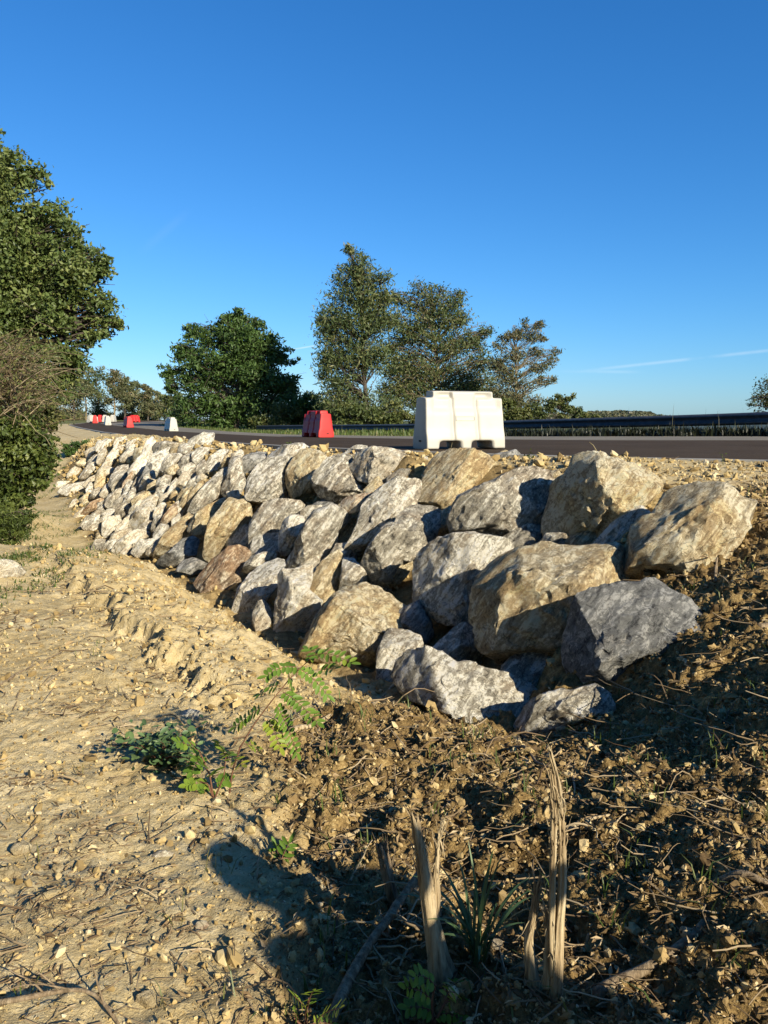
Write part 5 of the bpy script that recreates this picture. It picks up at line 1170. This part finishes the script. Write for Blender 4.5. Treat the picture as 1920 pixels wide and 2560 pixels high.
def plant(name, label, foot, stems, lv, mat, L, seed, cat='plant', dD=0, w=.5):
    g = np.random.default_rng(seed); f = hit(*foot); D = f[1]; f[2] = float(ground_z(f[:1], f[1:2])[0]); root = empty(name, tuple(f)); tag(root, label, cat)
    st = MB(); lf = MB()
    for s in stems:
        P = np.array([at(x, y, D+dD*k+(g.normal(0, .015) if k else 0)) for k, (x, y) in enumerate(s)]); 
        if s is stems[0]: P[0] = f-[0, 0, .03]
        d = np.linspace(0, 1, 16); dd = np.linspace(0, 1, len(P)); Q = np.stack([np.interp(d, dd, P[:, i]) for i in range(3)], 1); st.tube(Q, np.linspace(.0045, .0018, 16), 6, att=.5)
    for (x0, y0, x1, y1, n, t) in lv:
        o1, o2 = g.normal(0, .03), g.normal(-.03, .07); pinnate(lf, st, at(x0, y0, D+o1), at(x1, y1, D+o2), n, L*D/FPX, g, t, g.uniform(.02, .14), w)
    st.build('stem', M['stem'], root, True, 'tint'); lf.build('leaves', M[mat], root, True, 'tint'); return root
plant('locust_seedling', 'young locust seedling with bright green paired leaflets growing before the rusty streaked boulder', (572,1992), [[(572,1992),(580,1930),(600,1870),(635,1810),(685,1745),(730,1690),(775,1648)]],
      [(762,1645,878,1658,9,.45),(745,1668,668,1690,8,.4),(745,1670,818,1737,8,.45),(800,1650,770,1625,4,.35),(708,1730,793,1805,10,.4),(690,1760,742,1882,11,.4),(655,1768,588,1818,8,.35),(700,1715,650,1735,5,.35),(668,1800,700,1868,7,.75),(720,1690,735,1740,6,.4),(612,1860,640,1868,3,.8),(585,1900,605,1912,2,.95),(795,1680,835,1672,3,.4)], 'seedling', 28, 701, w=.42)
plant('locust_seedling', 'small low locust shoot with rounded dark leaflets left of the taller seedling stem', (535,2000), [[(535,2000),(525,1940),(500,1880),(470,1850)],[(535,2000),(560,1940),(565,1890)],[(535,2000),(520,1960),(490,1950)]],
      [(500,1880,445,1855,6,.45),(505,1890,480,1930,6,.35),(565,1890,545,1860,4,.3),(560,1895,578,1905,4,.45),(520,1960,470,1965,6,.6),(530,1975,500,2000,5,.3),(540,1985,560,1990,4,.3),(530,1940,545,1925,4,.35),(515,1920,490,1900,5,.35),(540,1960,565,1950,4,.3)], 'seedling', 26, 702, w=.6)
plant('locust_shoot', 'yellow green locust shoot at the bottom edge below the middle stump', (1085,2560), [[(1085,2560),(1080,2500),(1090,2460)],[(1085,2560),(1110,2510),(1140,2470)]],
      [(1080,2500,1015,2470,5,.45),(1090,2465,1040,2440,4,.4),(1110,2500,1150,2455,5,.7),(1115,2505,1185,2515,6,.75),(1090,2540,1150,2545,5,.5),(1085,2530,1020,2520,5,.3),(1120,2480,1160,2490,4,.55)], 'seedling', 34, 703)
plant('willow_shoot', 'narrow leaved light green shoot at the bottom edge left of the leaning branch', (765,2575), [[(765,2575),(765,2530),(772,2495)],[(765,2575),(800,2545),(840,2525)],[(765,2575),(735,2545)]],
      [(770,2530,735,2490,5,.7),(770,2520,785,2478,5,.6),(790,2550,850,2520,6,.75),(780,2560,830,2560,5,.6),(750,2560,735,2530,3,.5)], 'seedling', 30, 704, w=.3)
plant('weed', 'small spray of narrow green leaves in the dark shade by the round shadow', (700,2150), [[(700,2150),(712,2125)]], [(705,2145,722,2110,3,.3),(705,2145,735,2155,4,.25),(700,2148,690,2120,2,.3)], 'seedling', 34, 705, w=.3)
def low_plant():
    g = np.random.default_rng(711); f = hit(400, 1915); f[2] = float(ground_z(f[:1], f[1:2])[0]); D = f[1]; root = empty('young_oak', tuple(f)); tag(root, 'low spreading plant with dull blue green lobed leaves left of the seedling', 'plant')
    lf = MB(); st = MB()
    for k in range(46):
        x, y = g.uniform(300, 500), g.uniform(1812, 1950)
        if x < 400 and y > 1905: continue
        e = at(x, y, D+g.normal(0, .10)); q = limb(f+g.normal(0, .02, 3)*[1, 1, 0], e, .12, g, 6); st.tube(q, np.linspace(.003, .0012, 6), 5, att=.5, cap=False)
        for m in range(g.integers(9, 15)):
            p = q[g.integers(2, 6)]+g.normal(0, .030, 3); d = g.normal(size=3); d[2] = abs(d[2])*.3; leaflet(lf, p, d, g.normal(0, .45, 3)+[0, -.3, 1], g.uniform(.028, .052), g.uniform(.016, .027), g.uniform(.1, .8))
    st.build('stem', M['stem'], root, True, 'tint'); lf.build('leaves', M['blueleaf'], root, True, 'tint')
low_plant()
def strap_tuft():
    g = np.random.default_rng(712); f = hit(1195, 2420); f[2] = float(ground_z(f[:1], f[1:2])[0]); mb = MB()
    for k in range(30):
        an = g.uniform(0, 2*math.pi); L = g.uniform(.16, .36); out = g.uniform(.3, .95); t = np.linspace(0, 1, 9); d = np.array([math.cos(an), math.sin(an)*.7, 0])
        P = f+g.normal(0, .012, 3)*[1, 1, 0]+d*(L*out*t**1.3)[:, None]+np.array([0, 0, 1])*(L*(1.15*t-.75*out*t**2.2))[:, None]
        s = np.cross(d, [0, 0, 1]); w = .0062*np.sin(np.clip(t*.9+.12, 0, 1)*math.pi)**.6*g.uniform(.7, 1.2); v = np.stack([P-s*w[:, None], P+s*w[:, None]], 1).reshape(-1, 3); i = np.arange(8)[:, None]*2
        mb.add(v, q=i+[[0, 1, 3, 2]], att=g.uniform(.1, .6))
    o = mb.build('strap_leaf_tuft', M['blueleaf'], None, True, 'tint', origin=f); tag(o, 'tuft of long dark green strap leaves between the two tall stumps', 'plant')
strap_tuft()
def stalk(label, pts, D, r, mat='drygrass', seed=0, leavesn=0, name='dry_stalk'):
    g = np.random.default_rng(720+seed); P = np.array([at(x, y, D) for x, y in pts]); P[0, 2] -= .02; mb = MB(); mb.tube(P, np.linspace(r, r*.5, len(P)), 5, att=.8)
    if leavesn: leaves(mb, P[-1]+g.normal(0, .03, (leavesn, 3))+[0, 0, -.02], .035, g, g.uniform(.2, .7, leavesn), .4)
    o = mb.build(name, M[mat], None, True, 'tint', origin=P[0]); tag(o, label, 'plant')
stalk('single bent dry straw standing at the kerb above the tall tan boulder', [(1499,1148),(1492,1128),(1483,1113),(1473,1105)], 7.9, .006, seed=1)
stalk('tiny green weed on the gravel shoulder right of the nearest red barrier', [(726,1119),(726,1108)], 12.2, .004, 'ivy', 2, 26, 'kerb_weed')
stalk('pair of thin stalks crossing in front of the big white barrier', [(1122,1134),(1128,1118),(1131,1106)], 9.3, .003, seed=3)
stalk('small green weed on the kerb right of the big white barrier', [(1325,1143),(1324,1136)], 8.4, .003, 'ivy', 4, 20, 'kerb_weed')
stalk('little weed at the kerb beside the rightmost boulder', [(1808,1158),(1806,1135)], 7.5, .003, 'ivy', 5, 8, 'kerb_weed')

# ------------------------------------------------------------------ the person whose shadow falls on the ground
M['cloth'] = simple('dark_cloth', [(.3, (.03, .035, .05)), (.7, (.06, .065, .09))], 30, bump=.2, bd=.003)
M['skin'] = simple('skin', [(.3, (.45, .27, .19)), (.7, (.56, .35, .25))], 20, bump=0)
M['hair'] = simple('dark_hair', [(.3, (.03, .02, .012)), (.7, (.07, .045, .03))], 30, bump=.3, bd=.004)
def person():
    G = hit(655, 2225); hz = G[2]+0.0; k = 0
    # walk back along the sunbeam from the head's shadow until the head is 1.6 m above the ground under it
    for s in np.linspace(1, 6, 600):
        p = G+SUN_DIR*s
        if p[2]-float(base_h(p[0], p[1])[0]) > 1.58: break
    gz = float(base_h(p[0], p[1])[0]); root = empty('person', (p[0], p[1], gz)); tag(root, 'person in dark clothes standing beside the camera, seen by the shadow on the ground', 'person')
    J = {'pel': (0, 0, .95), 'waist': (0, 0, 1.08), 'chest': (0, .01, 1.28), 'neckb': (0, 0, 1.43), 'neck': (0, .01, 1.49), 'head': (0, .03, 1.60), 'crown': (0, .02, 1.69),
         'lsh': (-.18, 0, 1.39), 'lel': (-.30, .12, 1.16), 'lwr': (-.16, .36, 1.24), 'lha': (-.11, .43, 1.28), 'rsh': (.18, 0, 1.39), 'rel': (.27, .10, 1.13), 'rwr': (.06, .36, 1.23), 'rha': (.01, .43, 1.27),
         'lhip': (-.10, 0, .90), 'lkn': (-.13, .03, .50), 'lan': (-.14, -.02, .09), 'lto': (-.16, .14, .035), 'rhip': (.10, 0, .90), 'rkn': (.13, .03, .50), 'ran': (.14, -.02, .09), 'rto': (.16, .14, .035)}
    Rr = {'pel': .15, 'waist': .135, 'chest': .16, 'neckb': .08, 'neck': .058, 'head': .092, 'crown': .065, 'lsh': .065, 'lel': .045, 'lwr': .030, 'lha': .036, 'rsh': .065, 'rel': .045, 'rwr': .030, 'rha': .036,
          'lhip': .095, 'lkn': .062, 'lan': .042, 'lto': .035, 'rhip': .095, 'rkn': .062, 'ran': .042, 'rto': .035}
    E = [('pel', 'waist'), ('waist', 'chest'), ('chest', 'neckb'), ('neckb', 'neck'), ('neck', 'head'), ('head', 'crown'), ('chest', 'lsh'), ('lsh', 'lel'), ('lel', 'lwr'), ('lwr', 'lha'), ('chest', 'rsh'), ('rsh', 'rel'), ('rel', 'rwr'), ('rwr', 'rha'),
         ('pel', 'lhip'), ('lhip', 'lkn'), ('lkn', 'lan'), ('lan', 'lto'), ('pel', 'rhip'), ('rhip', 'rkn'), ('rkn', 'ran'), ('ran', 'rto')]
    J = dict(J); Rr = dict(Rr)
    for sd_, ha in ((-1, 'lha'), (1, 'rha')):
        hx, hy, hzz = J[ha]
        for f_, (dx, dz, L) in enumerate([(-.030, .012, .055), (-.010, .018, .068), (.010, .018, .064), (.028, .012, .05)]):
            a, b = f'{ha}{f_}a', f'{ha}{f_}b'; J[a] = (hx+dx, hy+.035, hzz+.02+dz); J[b] = (hx+dx*1.1-sd_*.012, hy+.035+L*.5, hzz+.03+dz+L*.5); Rr[a] = .0095; Rr[b] = .008; E += [(ha, a), (a, b)]
        a, b = ha+'ta', ha+'tb'; J[a] = (hx-sd_*.035, hy+.01, hzz+.012); J[b] = (hx-sd_*.05, hy+.03, hzz+.05); Rr[a] = .011; Rr[b] = .009; E += [(ha, a), (a, b)]
    names = list(J); me = bpy.data.meshes.new('body'); me.from_pydata([J[n] for n in names], [(names.index(a), names.index(b)) for a, b in E], [])
    o = bpy.data.objects.new('body', me); col.objects.link(o); o.parent = root; me.materials.append(M['cloth'])
    m = o.modifiers.new('skin', 'SKIN'); sv = me.skin_vertices[0].data
    for i, n in enumerate(names): sv[i].radius = (1.14*Rr[n]*(1.2 if n in ('pel', 'waist', 'chest') else 1), Rr[n]*(.78 if n in ('pel', 'waist', 'chest') else 1)); sv[i].use_root = (n == 'pel')
    s = o.modifiers.new('sub', 'SUBSURF'); s.levels = 2; s.render_levels = 2
    V, F = ico(4); mb = MB(); Hh = V*np.array([.105, .118, .125])*(1+.05*fbm(V*3, 2, 3))[:, None]+[0, .02, 1.625]; cut = (V[:, 1] > .45) & (V[:, 2] < .35); Hh[cut] = Hh[cut]*.55+np.array([0, .0, 1.60])*.45; mb.add(Hh, t=F)
    h = mb.build('hair', M['hair'], None, True); h.parent = root
    mb = MB(); mb.box((0, .47, 1.33), (.16, .010, .08)); 
    ph = mb.build('phone', M['darkslot']); ph.location = (p[0], p[1], gz); tag(ph, 'dark phone held up in both hands by the person beside the camera', 'phone')
    return root
person()
# unseen trees added behind and left of the camera, closing off half the sky
def sky_block_trees():
    for i, (x, y, h, r, lab) in enumerate([(-4.0, -5.0, 9, 3.2, 'unseen leafy tree added behind the camera to the left to block sky'), (.6, -7.5, 10, 2.8, 'unseen leafy tree added straight behind the camera to block sky'), (-8.5, -2.0, 9, 3.4, 'broad unseen leafy tree added at the left behind the camera to block sky'), (-11.5, 5.5, 8, 3.0, 'unseen leafy tree added at the left of the sandy track to block sky')]):
        g = np.random.default_rng(900+i); zb = float(base_h(x, y)[0]); root = empty('sky_block_tree', (x, y, zb)); tag(root, lab, 'tree', 'unseen trees added to block sky')
        w = MB(); w.tube([(x, y, zb-.2), (x+.1, y, zb+h*.4), (x, y+.1, zb+h*.85)], [.14, .10, .04], 8, att=.5); cr = MB(); n = 16000; u = g.normal(size=(90, 3)); u /= np.linalg.norm(u, axis=1)[:, None]
        c = np.array([x, y, zb+h*.55])+u*np.array([r, r, h*.45])*(g.uniform(.3, 1, (90, 1))**.5)
        for q in c[:30]: w.tube(limb(np.array([x+.1, y, zb+h*.4]), q, .05, g, 5), np.linspace(.04, .01, 5), 5, att=.5, cap=False)
        k = g.integers(0, 90, n); leaves(cr, c[k]+g.normal(0, .45, (n, 3)), .24, g, g.uniform(.2, .8, n), .6)
        w.build('trunk', M['bark'], root, True, 'tint'); cr.build('crown', M['oak'], root, False, 'tint')
sky_block_trees()

def back_bush():
    g = np.random.default_rng(931); x, y = 2.45, -.75; zb = float(base_h(x, y)[0]); root = empty('shrub', (x, y, zb)); tag(root, 'low leafy shrub beside the camera on the right, shading the bottom edge', 'shrub')
    w = MB(); cr = MB(); c = np.array([x, y, zb+.5])+g.normal(0, 1, (40, 3))*np.array([.42, .3, .18])
    for q in c: w.tube(limb(np.array([x, y, zb-.05])+g.normal(0, .05, 3), q, .1, g, 6), np.linspace(.012, .004, 6), 5, att=.5, cap=False)
    k = g.integers(0, 40, 5200); leaves(cr, c[k]+g.normal(0, .12, (5200, 3)), .07, g, g.uniform(.2, .8, 5200), .55)
    w.build('stem', M['bark'], root, True, 'tint'); cr.build('foliage', M['bush'], root, False, 'tint')
back_bush()
